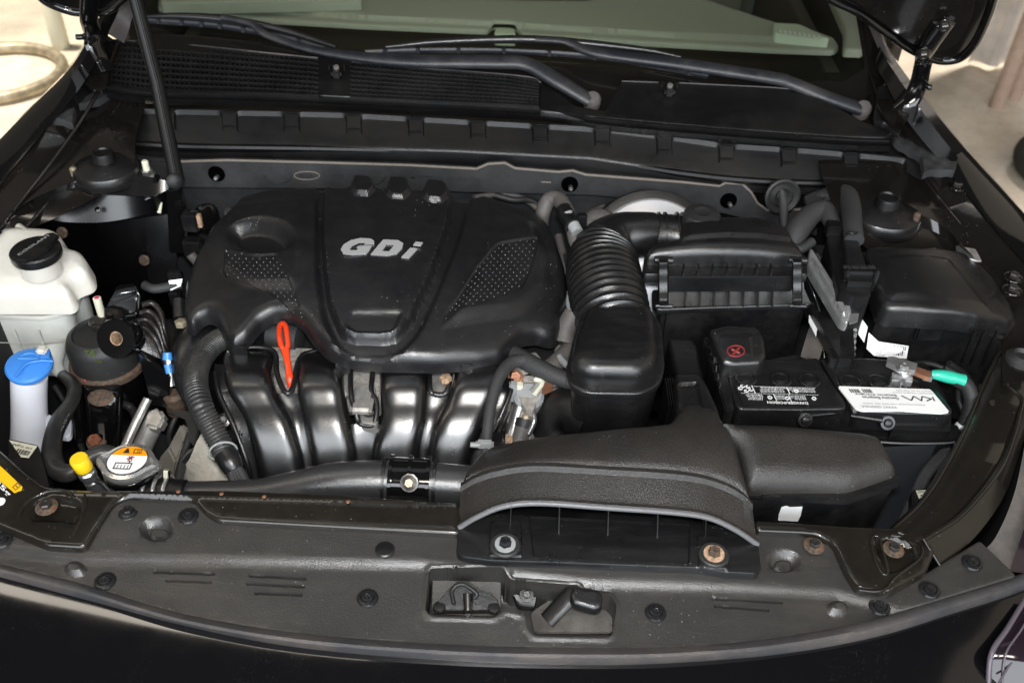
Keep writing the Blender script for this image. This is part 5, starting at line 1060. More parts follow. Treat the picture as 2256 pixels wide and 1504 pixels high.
# negative clamp and cable
ng = thing('ground_cable', 'negative battery clamp with a teal taped black cable', 'battery cable', tuple(P(2000, 820, .03)))
lathe('terminal_post', [(.011, -.006), (.010, .010), (.009, .011)], P(1990, 828, .030), 'zinc', ng, n=24)
slab('clamp_body', [(1966, 818), (2010, 820), (2012, 840), (1995, 838), (1990, 832), (1984, 838), (1964, 836)], .038, .012, 'zinc', ng, .002, 3)
slab('clamp_strap', [(1956, 785), (1968, 784), (2022, 800), (2018, 816), (1985, 812), (1954, 797)], .048, .008, 'foil', ng, .0015, 2)
slab('clamp_strap', [(2016, 806), (2052, 818), (2048, 832), (2012, 818)], .044, .006, 'copper', ng, .0015, 1)
hexbolt(P(1990, 812, .048), .0062, 'zinc', 'zinc', ng, wr=1.5); slab('cable_lug', [(2038, 814), (2060, 818), (2056, 832), (2036, 828)], .042, .008, 'foil', ng, .0015, 2)
tube('teal_tape', PP([(2052, 824, .040), (2070, 826, .041), (2090, 830, .040), (2108, 834, .040), (2122, 838, .038)]), [.0055, .0072, .0082, .0076, .0084], 'teal', ng, n=20)
tube('cable', PP([(2105, 834, .038), (2130, 850, .030), (2140, 885, .012), (2130, 925, -.010), (2108, 960, -.03), (2080, 1000, -.06)]), .0095, 'rubber', ng, n=20)
tube('cable_tag', PP([(2124, 938, -.017), (2110, 956, -.028)]), .0103, 'label_white', ng, n=20, straight=True)
lc = thing('side_loom', 'flat black loom falling between battery and curved beam', 'cable', tuple(P(2040, 1050, -.05)))
for k in range(3): tube('loom_strand', PP([(2135+k*2, 960+k*7, -.02), (2090-k*0, 985+k*7, -.03), (2040+k*4, 1035+k*4, -.04), (2012+k*6, 1090, -.05), (1985+k*7, 1150, -.06), (1970+k*6, 1200, -.08)]), .0048, 'tape', lc, n=12)
tube('side_cable', PP([(2080, 810, .02), (2110, 830, .01), (2112, 880, -.02), (2125, 910, -.03)]), .004, 'rubber', None, n=10, label='thin black cable looping behind the teal taped battery cable', cat='cable')
# insulated felt jacket beside the battery
bj = thing('battery_jacket', 'dark blue grey felt jacket wrapped round the lower battery', 'battery jacket', tuple(P(2020, 1060, -.2)))
mat('jacket', (.020, .022, .027), .8, bump=(400, .6)); jk = [(1940, 985, -.02), (2060, 978, -.02), (2118, 968, -.02), (2150, 940, -.03)]
loft('jacket_wall', [[P(a, b, z) for a, b, z in jk], [P(a, b, z)+Vector((0, 0, -.02)) for a, b, z in jk], [P(a, b, z)+Vector((0, -.01, -.16)) for a, b, z in jk]], 'jacket', bj, n=24, crv=False)
box('side_module', P(2062, 1130, -.07), (.06, .05, .04), 'satin_dark', bj, Matrix.Rotation(.3, 4, 'Z'), .003)
ml = [P(2018, 1080, -.030), P(2072, 1076, -.030), P(2056, 1100, -.030), P(2030, 1110, -.030)]
slab('module_top', [(2010, 1076), (2090, 1070), (2090, 1100), (2045, 1150), (2010, 1160)], -.032, .05, 'satin_dark', bj, .002); plate('part_label', ml, (0, 0, -.0008), 'label_cream', bj)
tline(ml, '91961-2T000', .95, .1, .06, .26, 'ink', bj, Vector((0, 0, .0004))); barcode('barcode', ml, .12, .36, .9, .9, 'ink', bj, Vector((0, 0, .0004)), 12)
# ================================================================ fuse box
fb = thing('fuse_box', 'large black fuse box with a domed satin lid at the right', 'fuse box', tuple(P(2060, 720, 0)))
FB = Surf([(1905, 552, .098), (2110, 558, .092), (1930, 672, .086), (2222, 712, .066), (2060, 640, .100)], 2)
relief('lid', [(1902, 550), (1960, 548), (2010, 550), (2105, 556), (2140, 572), (2185, 618), (2225, 680), (2238, 716), (2225, 722), (2140, 698), (2050, 690), (1960, 686), (1940, 680), (1928, 640), (1908, 590)], FB, 'satin', fb, r=.008, skirt=.024, rnd=12, res=.005, flare=.001, feats=[([(1930, 565), (2090, 566), (2150, 640), (2190, 690), (2100, 676), (1958, 662)], .003, .012, 12)])
lr = [(1932, 706, .055), (1945, 718, .052), (2050, 724, .052), (2150, 732, .05), (2228, 752, .045), (2245, 730, .045)]
loft('lid_rim', [[P(a, b, z+.002)+Vector((0, .01, 0)) for a, b, z in lr], [P(a, b, z) for a, b, z in lr], [P(a, b, z-.004)+Vector((0, -.001, 0)) for a, b, z in lr]], 'satin', fb, n=30, crv=False)
loft('case', [[P(a, b+4, z-.002)+Vector((0, .003, 0)) for a, b, z in lr], [P(a, b+4, z-.10) + Vector((0, .015, 0)) for a, b, z in [(l[0], l[1]-0, l[2]) for l in lr]] if 0 else [P(a, b+4, z-.002)+Vector((0, .012, -.16)) for a, b, z in lr]], 'satin_dark', fb, n=30, crv=False)
la = P(2048, 712, .056)+Vector((0, -.006, 0)); box('latch', la+Vector((0, 0, -.006)), (.036, .010, .034), 'satin_dark', fb, None, .003)
tube('latch_bow', [P(2020+28*(1-math.cos(a)), 706-14*math.sin(a), .062)+Vector((0, -.004, 0)) for a in np.linspace(0, PI, 14)], .0018, 'satin', fb, n=8)
for a, b in ((2110, 2150), (2150, 2152), (2160, 2196)): box('case_rib', P((a+b)/2, 762, .035)+Vector((0, -.004, 0)), (.003, .006, .06), 'satin_dark', fb, None, .001)
# printed labels near fuse box
lp = thing('relay_labels', 'curled white sticker printed with B071 on the side of the fuse box', 'sticker', tuple(P(1955, 765, .02)))
q4 = [P(1935, 752, .032), P(2002, 762, .030), P(1997, 790, .012), P(1926, 784, .014)]; nn_ = (q4[1]-q4[0]).cross(q4[3]-q4[0]).normalized(); nn_ = nn_ if nn_.y < 0 else -nn_
plate('sticker_front', q4, nn_*.0004, 'label_white', lp); on_ = nn_*.0008
plate('sticker_side', [P(1914, 732, .040), P(1935, 752, .032), P(1926, 784, .014), P(1909, 768, .020)], nn_*.0004, 'label_white', lp)
text3('lettering', 'B071', bil(q4, .92, .06)+on_, bil(q4, .52, .06)+on_, bil(q4, .92, .36)+on_, 'ink', lp, .0002, 0, 0); barcode('barcode', q4, .36, .42, .9, .8, 'ink', lp, on_, 10)
for v in (.1, .25, .4, .55, .7, .85): text3('lettering', 'PART 191 XX', bil(q4, .32, v)+on_, bil(q4, .04, v)+on_, bil(q4, .32, v+.1)+on_, 'ink_grey', lp, .0002, 0, 0)
w1 = thing('ecu_stickers', 'pair of narrow white stickers beside the metal module bracket', 'sticker', tuple(P(1895, 720, .03)))
plate('sticker', PP([(1888, 688, .05), (1897, 700, .048), (1892, 734, .03), (1878, 712, .036)]), (-.0003, -.0004, 0), 'label_white', w1); plate('sticker', PP([(1899, 702, .048), (1912, 720, .044), (1904, 754, .024), (1891, 736, .03)]), (-.0003, -.0004, 0), 'label_white', w1)
# ================================================================ ECU bracket, connectors, harness
ecu = thing('control_module_bracket', 'long bare aluminium bracket slanting beside the air filter box', 'metal bracket', tuple(P(1830, 640, .03)))
ES = Surf([(1785, 560, .088), (1880, 700, .075), (1800, 640, .072)], 1)
relief('bracket_rail', [(1784, 548), (1790, 550), (1852, 650), (1872, 668), (1876, 690), (1866, 714), (1852, 708), (1778, 584)], ES, 'foil', ecu, r=.003, skirt=.012, rnd=5, res=.004, feats=[([(1786, 572), (1792, 570), (1862, 676), (1862, 700), (1850, 694)], .005, .002, 4)])
slab('bracket_foot', [(1858, 658), (1898, 652), (1890, 706), (1872, 712), (1866, 690)], .066, .003, 'foil', ecu, .001, 2)
slab('module_body', [(1778, 590), (1852, 715), (1850, 790), (1770, 650)], .045, .02, 'satin_dark', ecu, .004, 4)
tube('module_edge', PP([(1770, 600, .06), (1800, 670, .045), (1812, 720, .03), (1816, 790, .0)]), .006, 'gloss_black', ecu, n=12)
slab('side_cap', [(1855, 712), (1880, 716), (1884, 790), (1826, 792), (1836, 730)], .040, .06, 'satin', ecu, .004, 8)
for i in range(5): lathe('terminal_tip', [(.0045, 0), (.004, .004), (.001, .005)], P(1880-i*1, 725+i*14, .036-i*.004), 'foil', ecu, (.8, -.5, .3), 12)
slab('grey_shield', [(1795, 690), (1812, 712), (1815, 760), (1805, 792), (1764, 782), (1778, 735)], .018, .004, 'grey_trim', ecu, .001, 4); slab('shield_label', [(1784, 668), (1802, 712), (1798, 740), (1782, 708)], .034, .002, 'label_white', ecu, .0003)
cn = thing('module_connector', 'big black lever connector in front of the cloth wrapped harness', 'connector', tuple(P(1880, 600, .05)))
slab('connector_body', [(1838, 500), (1880, 520), (1905, 585), (1920, 650), (1880, 652), (1848, 640), (1832, 580), (1822, 520)], .096, .08, 'satin_dark', cn, .003, 5)
slab('cable_guide', [(1858, 520), (1888, 520), (1902, 560), (1910, 592), (1866, 590)], .108, .02, 'satin', cn, .004, 6)
slab('lever_frame', [(1858, 588), (1930, 590), (1928, 600), (1860, 598)], .108, .006, 'satin', cn, .001)
cbx = slab('lever', [(1866, 602), (1925, 604), (1922, 622), (1868, 620)], .104, .024, 'satin', cn, .0025, 2)
for i in range(4): box('lever_tooth', P(1874+i*13, 640, .086), (.005, .006, .004), 'satin', cn, None, .001)
for i in range(4): box('lever_slot', P(1866+i*18, 588, .1125), (.010, .006, .0015), 'ink', cn, None, .0002)
for px in (1861, 1926): box('lever_cheek', P(px, 616, .096), (.006, .010, .034), 'satin', cn, None, .0015)
box('latch_block', P(1835, 505, .100), (.02, .02, .02), 'satin_dark', cn, None, .002)
hn = thing('cloth_harness', 'thick grey cloth wrapped harness bending down to the connector', 'wire harness', tuple(P(1820, 460, .08)))
tube('harness_tube', PP([(1790, 450, .085), (1825, 432, .095), (1862, 428, .108), (1874, 455, .112), (1878, 500, .112), (1882, 530, .108)]), [.013, .014, .0145, .0145, .0135, .0135], 'tape', hn, n=22)
tube('harness_tube', PP([(1742, 560, .06), (1752, 515, .085), (1785, 475, .098), (1815, 462, .102), (1830, 485, .100), (1838, 505, .096)]), [.016, .018, .016, .014, .012, .012], 'tape', hn, n=22)
tube('harness_tail', PP([(1745, 545, .08), (1765, 548, .08), (1790, 532, .085)]), .007, 'tape', hn, n=14)
slab('flap', [(1772, 432), (1810, 415), (1828, 430), (1780, 455)], .10, .006, 'tape', hn, .001, 3)
tube('zip_tie', PP([(1862, 512, .122), (1880, 514, .124), (1892, 512, .118)]), .002, 'bolt_black', hn, n=8)
# round grommet on firewall, booster, cap, hoses
gm = thing('firewall_grommet', 'grey round rubber grommet with rings high on the firewall', 'grommet', tuple(PY(1723, 430, .66)))
lathe('disc', [(.027, 0), (.027, .004), (.024, .006), (.018, .001), (.013, .006), (.008, .001), (.003, .004)], PY(1723, 432, .665), 'rubber', gm, (.1, -1, .25), 40)
tube('stalk', [PY(1722, 420, .655), PY(1726, 450, .64), PY(1728, 500, .61), PY(1735, 530, .60)], [.004, .0065, .006, .008], 'tape', gm, n=14)
bb_ = thing('brake_booster', 'round silver faced brake booster half hidden behind the bellows hose', 'brake booster', tuple(PY(1430, 520, .62)))
bc = PY(1436, 572, .60); bx = (0, -.75, .66)
lathe('shell', [(.105, -.05), (.108, -.01), (.104, .004), (.095, .006)], bc, 'satin', bb_, bx, 64)
lathe('face', [(.094, .002), (.088, .012), (.060, .022), (.04, .024), (.036, .030), (.01, .030)], bc, 'booster', bb_, bx, 64)
kb = thing('brake_fluid_cap', 'knobbly black cap in front of the firewall insulator', 'cap', tuple(P(1545, 475, .10)))
lathe('cap_body', [(.024, -.02), (.026, -.018), (.0265, .002), (.024, .007), (.012, .009), (.01, .008)], P(1546, 478, .118), 'rubber', kb, n=40, lobes=lambda a: 1+.02*math.cos(12*a))
tube('vacuum_hose', PP([(1190, 520, .02), (1196, 470, .07), (1210, 440, .09), (1232, 440, .095), (1246, 462, .095), (1256, 485, .09)]), .0115, 'grey_trim', None, n=18, label='dusty grey hose looping up beside the engine cover', cat='hose')
hv = thing('heater_hose_joint', 'grey and black hose joint right of the engine cover', 'hose joint', tuple(P(1265, 500, .08)))
tube('joint_body', PP([(1240, 462, .098), (1262, 498, .092)]), .0125, 'satin_dark', hv, n=18, straight=True); tube('grey_sleeve', PP([(1250, 472, .100), (1272, 512, .088)]), .009, 'connector', hv, n=16, straight=True)
tube('lower_hose', PP([(1262, 505, .082), (1270, 535, .07), (1285, 565, .05)]), .0105, 'grey_trim', hv, n=16); box('joint_clip', P(1282, 485, .095), (.014, .012, .02), 'satin_dark', hv, None, .002)
tube('heater_hose', PP([(1290, 500, .06), (1305, 482, .07), (1330, 480, .072), (1352, 500, .065), (1362, 520, .05)]), .013, 'grey_trim', None, n=18, label='dusty brown grey hose curving just left of the silver booster', cat='hose')
tube('rear_cable', PP([(1090, 430, .06), (1130, 440, .055), (1170, 442, .05), (1210, 470, .03)]), .005, 'rubber', None, n=10, label='thin black cable behind the right rear of the engine cover', cat='cable')
# ================================================================ left side
rv = thing('coolant_reservoir', 'white plastic coolant reservoir with a black twist cap', 'reservoir', tuple(P(60, 650, 0)))
TS_ = Surf([(0, 540, .082), (120, 540, .082), (60, 600, .074), (180, 590, .066)], 1)
relief('upper_tank', [(-110, 520), (-20, 545), (12, 512), (45, 507), (122, 512), (142, 530), (150, 552), (180, 560), (194, 576), (200, 612), (172, 622), (156, 630), (160, 648), (152, 660), (-110, 660)], Surf([(0, 520, .080), (120, 520, .080), (60, 600, .066), (180, 580, .064), (60, 640, .050)], 1), 'tank', rv, r=.022, skirt=.018, rnd=20, res=.005, flare=.004, smooth=60)
relief('flange', [(-110, 690), (-110, 560), (150, 560), (198, 600), (207, 614), (202, 622), (180, 644), (176, 664), (168, 680), (130, 694), (90, 700), (0, 696)], Flat(-.004), 'tank', rv, r=.002, skirt=.004, rnd=10)
relief('lower_tank', [(-110, 690), (-110, 590), (150, 590), (188, 615), (186, 640), (160, 655), (158, 678), (140, 690), (90, 697), (0, 693)], Flat(-.008), 'tank_low', rv, r=.002, skirt=.115, rnd=12, flare=-.003)
cc = P(78, 552, .098)
lathe('neck', [(.026, -.035), (.026, .0)], cc, 'tank', rv, n=36)
cp = lathe('twist_cap', [(.0315, -.010), (.0325, -.007), (.0325, .001), (.0305, .003), (.01, .0036)], cc, 'satin', rv, n=48)
cpl = plate('cap_grip', [cc+Vector((x, y, .003)) for x, y in [(-.012, -.034), (.004, -.034), (.020, -.008), (.024, .026), (.014, .032), (.006, .030), (-.006, .004)]], (0, 0, .006), 'satin', cp, bevel=.0015)
text3('lettering', 'COOLANT', cc+Vector((-.008, -.026, .0095)), cc+Vector((.014, .024, .0095)), cc+Vector((-.012, -.024, .0095)), 'ink_grey', cp, .0002, 0)
loft('fluid_band', [[P(-60, 752, -.034), P(60, 754, -.034), P(140, 748, -.034), P(162, 735, -.034)], [P(-60, 754, -.036), P(60, 756, -.036), P(140, 750, -.036), P(162, 737, -.036)]], 'tank', rv, n=20)
tube('overflow_spout', PP([(42, 500, .075), (62, 515, .078)]), .0055, 'tank', rv, n=14, straight=True)
for px in (48, 100): box('tank_rib', P(px, 770, -.05), (.003, .006, .07), 'tank_low', rv, None, .001)
sp = tube('tank_funnel', PP([(112, 760, -.05), (118, 800, -.07), (138, 826, -.085)]), [.022, .014, .007], 'tank_low', rv, n=20)
ws = thing('washer_filler', 'white washer fluid filler neck with a blue flip cap', 'washer filler', tuple(P(65, 900, -.1)))
tube('filler_neck', PP([(64, 830, -.012), (64, 880, -.045), (66, 940, -.085), (70, 1000, -.13)]), [.0225, .0222, .0235, .028], 'tank_blue', ws, n=32)
slab('neck_lobe', [(100, 915), (112, 912), (118, 925), (116, 950), (100, 960)], -.07, .012, 'tank_blue', ws, .003, 6)
slab('neck_lobe', [(136, 915), (150, 914), (157, 922), (156, 955), (148, 962), (130, 960)], -.07, .010, 'tank_blue', ws, .003, 6)
bcx = P(62, 802, .006)
caps = lathe('flip_cap', [(.027, -.009), (.0288, -.008), (.0295, -.003), (.0275, .0005), (.012, .0042), (.003, .0045)], bcx, 'blue', ws, (.05, -.12, 1), 48, lobes=lambda a: 1+.02*math.cos(3*a+1))
slab('cap_tab', [(78, 776), (84, 764), (100, 762), (110, 768), (109, 784), (92, 792)], .012, .010, 'blue', ws, .002, 3)
box('tab_knob', P(93, 771, .016), (.014, .014, .008), 'tank', ws, None, .003)
tube('cap_crease', [bcx+Vector((-.004, -.028, .003)), bcx+Vector((.002, -.008, .0062)), bcx+Vector((.016, .002, .005)), bcx+Vector((.030, .006, .0015))], .0016, 'blue', caps, n=8)
tube('cap_emblem', [bcx+Vector((.012*math.cos(a), .006+.009*math.sin(a), .0058)) for a in np.linspace(.3, PI-.3, 10)], .0009, 'blue_clip', caps, n=6)
tube('cap_emblem', [bcx+Vector((-.013, .004, .0058)), bcx+Vector((.013, .005, .0058))], .0009, 'blue_clip', caps, n=6)
tube('overflow_hose', PP([(138, 826, -.085), (155, 840, -.06), (164, 860, -.055), (155, 890, -.055), (132, 925, -.05), (118, 960, -.05), (114, 1000, -.05), (124, 1032, -.052), (148, 1042, -.052), (172, 1030, -.048), (195, 1010, -.044), (222, 998, -.042), (245, 1000, -.045), (265, 1020, -.05)]), [.008, .009, .0095, .0095, .0115, .0115, .012, .0122, .0115, .0095, .010, .0105, .010, .010], 'loom', None, n=20, label='black overflow hose curling from the white tank to the radiator cap', cat='hose')
# battery-like black module under left rail
lmod = thing('left_module', 'small black box with a cream barcode label at the far left', 'module', tuple(P(60, 1000, -.05)))
slab('module_body', [(18, 966), (84, 980), (100, 1040), (110, 1075), (60, 1060), (20, 1020)], -.036, .06, 'satin_dark', lmod, .003, 6)
ml = [P(20, 968, -.035), P(82, 983, -.035), (P(62, 1008, -.035)), P(48, 1006, -.035)]
plate('part_label', [P(a, b, -.0345) for a, b in ((20, 969), (82, 982), (63, 1008), (46, 1006))], (0, 0, -.0006), 'label_cream', lmod)
lq = [P(22, 970, -.0342), P(82, 983, -.0342), P(64, 1007, -.0342), P(4, 994, -.0342)]
tline(lq, 'YTF TUJAK1', .92, .1, .12, .36, 'ink', lmod, Vector((0, 0, .0003))); barcode('barcode', lq, .45, .5, .95, .92, 'ink', lmod, Vector((0, 0, .0003)), 10)
# refrigerant valve with yellow cap
av = thing('service_valve', 'silver refrigerant service valve with a yellow cap', 'valve', tuple(P(180, 1060, -.03)))
vt = P(173, 1010, .018); vb = vt+Vector((.006, .004, -.06)); vx = (vt-vb).normalized()
lathe('yellow_cap', [(.0098, -.018), (.0103, -.016), (.0106, -.001), (.0095, .001), (.002, .0014)], vt, 'yellow', av, vx, 36)
lathe('valve_stem', [(.009, -.075), (.009, -.040), (.0075, -.038), (.0078, -.033), (.0102, -.031), (.0102, -.024), (.008, -.022), (.0098, -.020), (.0092, -.014)], vt, 'zinc', av, vx, 28)
tube('valve_pipe', [vt+vx*-.06, P(205, 1078, -.045), P(240, 1070, -.05), P(262, 1040, -.06)], .006, 'label_cream', av, n=14)
tube('thin_wire', PP([(200, 1056, -.02), (225, 1064, -.02), (245, 1085, -.03)]), .003, 'rubber', av, n=8)
# radiator cap
rc = thing('radiator_filler', 'silver two eared radiator cap with a yellow and white warning sticker', 'radiator cap', tuple(P(282, 1025, 0)))
rcc = P(281, 1016, .006); rax = Vector((.02, .02, 1)).normalized(); rx_, ry_, _ = frame(rax)
lathe('filler_neck', [(.026, -.07), (.026, -.02), (.030, -.018), (.030, -.012), (.027, -.010), (.027, -.004)], rcc, 'gloss_black', rc, rax, 40)
def ears(a): return 1+.26*(max(0, math.cos(2*(a-PEAR)))**6)
# find angle of +x in the cap frame so that the ears lie left and right
PEAR = math.atan2(Vector((1, -.05, 0)).dot(ry_), Vector((1, -.05, 0)).dot(rx_))
pc = lathe('pressed_cap', [(.0285, -.010), (.0298, -.008), (.0302, -.003), (.029, .0005), (.0245, .002), (.0235, .0012), (.004, .0014)], rcc, 'chrome', rc, rax, 72, lobes=ears, smooth=50)
def rcp(x, y, h=.0022): return rcc+Vector((x, 0, 0))+Vector((0, 1, -.02)).normalized()*y+rax*h
def arcpoly(a0, a1, R, n=20): return [rcp(R*math.cos(a), R*math.sin(a)) for a in np.linspace(a0, a1, n)]
plate('sticker_white', arcpoly(PI-.35, 2*PI+.35, .0228), rax*-.0008, 'label_white', rc); plate('sticker_orange', arcpoly(.37, PI-.37, .0228), rax*-.0008, 'label_orange', rc)
tube('sticker_edge', arcpoly(0, 2*PI, .0230, 40), .0006, 'ink', rc, n=6, straight=True)
quads('warning_triangle', [[rcp(-.009, .011, .0026), rcp(-.001, .011, .0026), rcp(-.0042, .0185, .0026), rcp(-.0058, .0185, .0026)]], 'ink', rc)
quads('book_symbol', [[rcp(x0, y0, .0026), rcp(x1, y0, .0026), rcp(x1, y1, .0026), rcp(x0, y1, .0026)] for x0, y0, x1, y1 in ((.003, .011, .0125, .012), (.003, .017, .0125, .018), (.003, .011, .004, .018), (.0117, .011, .0125, .018), (.0074, .012, .0080, .017), (.0095, .012, .0101, .017))], 'ink', rc)
quads('engine_symbol', [[rcp(x0, y0, .0026), rcp(x1, y0, .0026), rcp(x1, y1, .0026), rcp(x0, y1, .0026)] for x0, y0, x1, y1 in ((-.012, -.015, .008, -.0135), (-.012, -.006, .008, -.0045), (-.012, -.015, -.0107, -.0045), (.0067, -.015, .008, -.0045), (-.008, -.0135, -.0072, -.008), (-.004, -.0135, -.0032, -.008), (0, -.0135, .0008, -.008), (.0038, -.0135, .0046, -.008), (.003, -.0045, .0045, -.002), (.0, -.002, .0065, -.001))], 'ink', rc)
for a in (.5, 1.3, 2.2): tube('steam_mark', [rcp(.003+.0045*math.cos(a), .003+.0035*math.sin(a), .0026), rcp(.003-.0045*math.cos(a), .003-.0035*math.sin(a), .0026)], .0007, 'ink_red', rc, n=5, straight=True)
hk = thing('spring_clamp', 'silver spring clamp where the radiator hose meets the filler neck', 'hose clamp', tuple(P(350, 1070, -.03)))
hc0 = P(352, 1088, -.035)
for o in (-.014, -.002, .010): tube('clamp_ring', [hc0+Vector((o, .021*math.cos(a), .021*math.sin(a))) for a in np.linspace(0, 2*PI, 30)], .0028, 'zinc', hk, n=8, straight=True, caps=False)
box('clamp_tab', P(366, 1046, -.010), (.009, .004, .020), 'label_cream', hk, Matrix.Rotation(.15, 4, 'Y'), .002)
tube('neck_stub', [hc0+Vector((-.05, 0, 0)), hc0+Vector((.03, 0, 0))], .0185, 'satin_dark', hk, n=24, straight=True)
# ---------------- engine mount
mt = thing('engine_mount', 'black rubber engine mount with a rusty rim left of the engine', 'engine mount', tuple(P(232, 800, -.1)))
mc = P(235, 786, -.056)
lathe('rubber_puck', [(.046, -.03), (.0475, .0), (.0475, .03), (.044, .040), (.036, .046), (.034, .042), (.010, .040)], mc, 'rubber', mt, n=48)
lathe('rust_rim', [(.049, -.016), (.052, -.014), (.052, -.006), (.048, -.003)], mc, 'rusty', mt, n=48); lathe('lower_cup', [(.038, -.07), (.046, -.04), (.050, -.014)], mc, 'gloss_black', mt, n=48)
arch('leg_channel', [(178, 850, 268, 850, -.068, .004), (184, 868, 264, 868, -.070, .006), (190, 900, 262, 900, -.088, .010), (194, 945, 260, 945, -.118, .010), (196, 990, 256, 990, -.150, .008)], 'gloss_black', mt, p=4)
for a, b in (((172, 850), (178, 975)), ((262, 850), (258, 985))): tube('leg_edge', [P(*a, -.072), P(*b, -.140)], .006, 'gloss_black', mt, n=12, straight=True)
lathe('rust_scar', [(.012, 0), (.010, .0012), (.004, .002)], P(222, 876, -.064), 'rusty', mt, (0, -.5, .85), 20, sx=1.5)
hexbolt(P(213, 972, -.13), .0095, 'rust_red', 'rusty', mt, (0, -.5, .85), wr=1.5)
text3('lettering', 'TA', PY(187, 786, mc.y-.0400), PY(212, 784, mc.y-.0470), PY(187, 771, mc.y-.0400), 'ink_green', mt, .0003, .02, .001)
text3('lettering', 'PJB-0406', PY(181, 803, mc.y-.0370), PY(226, 800, mc.y-.0490), PY(181, 795, mc.y-.0370), 'ink_green', mt, .0003, 0, .001)
lathe('paint_dot', [(.0018, 0), (.001, .0005)], mc+Vector((-.014, -.0478, -.002)), 'ink_pink', mt, (0, -1, 0), 10)
mb = thing('mount_bracket', 'cast black mount arm with an open bushing ring and curved ribs', 'mount bracket', tuple(P(290, 730, 0)))
ra = Vector((-.12, -.85, .52)).normalized(); rcn = P(255, 746, .012)
def annul(name, c, ax, prof, m, par, n=40): 
    x, y, a = frame(ax); V = []; F = []
    for r, h in prof:
        for j in range(n): th = 2*PI*j/n; V.append(c+x*(r*math.cos(th))+y*(r*math.sin(th))+a*h)
    k = len(prof)
    for i in range(k):
        for j in range(n): F.append((i*n+j, i*n+(j+1) % n, ((i+1) % k)*n+(j+1) % n, ((i+1) % k)*n+j))
    bm = bmesh.new(); bv = [bm.verts.new(v) for v in V]
    for f in F: bm.faces.new([bv[i] for i in f])
    return bmk(name, bm, m, par, 35)
annul('bushing_ring', rcn, ra, [(.0262, -.03), (.0272, -.001), (.0262, .001), (.0100, .001), (.0092, -.001), (.0092, -.03)], 'gloss_black', mb)
annul('bushing_sleeve', rcn, ra, [(.0092, -.025), (.0092, -.002), (.0080, -.002), (.0080, -.025)], 'rust_light', mb); lathe('bushing_back', [(.009, -.022), (.008, -.021)], rcn, 'rusty', mb, ra, 20)
lathe('paint_dot', [(.0022, 0), (.0015, .0006)], rcn+Vector((.014, .0, -.014)), 'ink_cyan', mb, ra, 12)
plate('arm_block', PP([(232, 672, .038), (258, 625, .040), (296, 622, .040), (308, 650, .032), (302, 690, .020), (262, 700, .020), (230, 700, .026)]), (0, .01, -.05), 'gloss_black', mb, bevel=.003)
plate('arm_face', PP([(228, 676, .036), (262, 680, .036), (272, 705, .018), (262, 722, .008), (228, 706, .014)]), (0, .02, -.02), 'rust_black', mb, bevel=.002)
for k in range(4):
    o = k*14; tube('curved_rib', PP([(312-k*6, 672+o*1.3, .020-k*.006), (335-k*6, 668+o*1.3, .018-k*.006), (354-k*4, 690+o*1.3, .008-k*.006), (362-k*2, 730+o*1.1, -.010-k*.006), (372, 775+o, -.04)]), .0042, 'rust_black', mb, n=12)
loft('arm_web', [PP([(305, 680, .010), (300, 740, -.01), (318, 800, -.04)]), PP([(350, 690, .004), (352, 750, -.02), (375, 810, -.05)]), PP([(384, 720, -.02), (380, 780, -.04), (390, 830, -.06)])], 'rust_black', mb, n=20)
plate('guard_plate', PP([(300, 770, -.02), (345, 800, -.03), (372, 830, -.04), (374, 880, -.07), (366, 898, -.08), (330, 892, -.08), (322, 850, -.06)]), (0, .02, -.01), 'gloss_black', mb, bevel=.003)
rb = thing('mount_stud', 'short white tipped stud beside the mount arm', 'stud', tuple(P(218, 680, .01)))
lathe('stud_body', [(.0055, -.03), (.0055, .012), (.003, .013)], P(218, 672, .020), 'label_cream', rb, n=16); lathe('red_tip', [(.0035, .013), (.002, .0136)], P(218, 672, .020), 'ink_pink', rb, n=12)
plate('stud_lug', PP([(190, 700, .004), (222, 685, .006), (236, 700, .002), (230, 718, -.004), (196, 718, -.004)]), (0, 0, -.012), 'rust_black', rb, bevel=.003)
# cable across apron with white wrapped connector
tube('apron_cable', PP([(318, 628, .02), (340, 636, .02), (378, 630, .02), (400, 626, .02)]), .0065, 'tape', None, n=14, label='taped black cable crossing below the left strut tower', cat='cable')
wc = thing('wrapped_connector', 'small connector with a white paper flag at the left edge of the engine cover', 'connector', tuple(P(390, 640, .01)))
plate('paper_flag', PP([(371, 618, .030), (402, 614, .030), (398, 630, .022), (376, 640, .018)]), (.0, .001, -.001), 'label_white', wc); box('connector_body', P(386, 606, .03), (.020, .012, .014), 'satin_dark', wc, None, .002)
box('connector_tail', P(388, 655, .0), (.016, .016, .026), 'satin_dark', wc, None, .003); lathe('brass_nut', [(.009, 0), (.009, .006), (.005, .008)], P(400, 715, .0), 'brass_dirty', wc, n=6, smooth=15)
tube('black_pipe', PP([(394, 660, .02), (396, 700, .005)]), .009, 'satin', wc, n=14, straight=True)
# spark / injector sensor blue clips and metal
bc_ = thing('blue_tip_sensor', 'bright blue tipped sensor standing left of the ribbed loom tube', 'sensor', tuple(P(370, 800, -.04)))
tube('blue_tip', PP([(369, 776, -.012), (369, 792, -.02)]), [.0055, .0068], 'blue_clip', bc_, n=16, straight=True); tube('blue_clip', PP([(369, 802, -.026), (374, 822, -.036)]), .005, 'blue_clip', bc_, n=14, straight=True)
tube('sensor_body', PP([(372, 790, -.03), (378, 850, -.06)]), .0065, 'zinc', bc_, n=14, straight=True); lathe('sensor_base', [(.014, -.03), (.014, 0), (.009, .004)], P(382, 870, -.07), 'rusty', bc_, n=24)
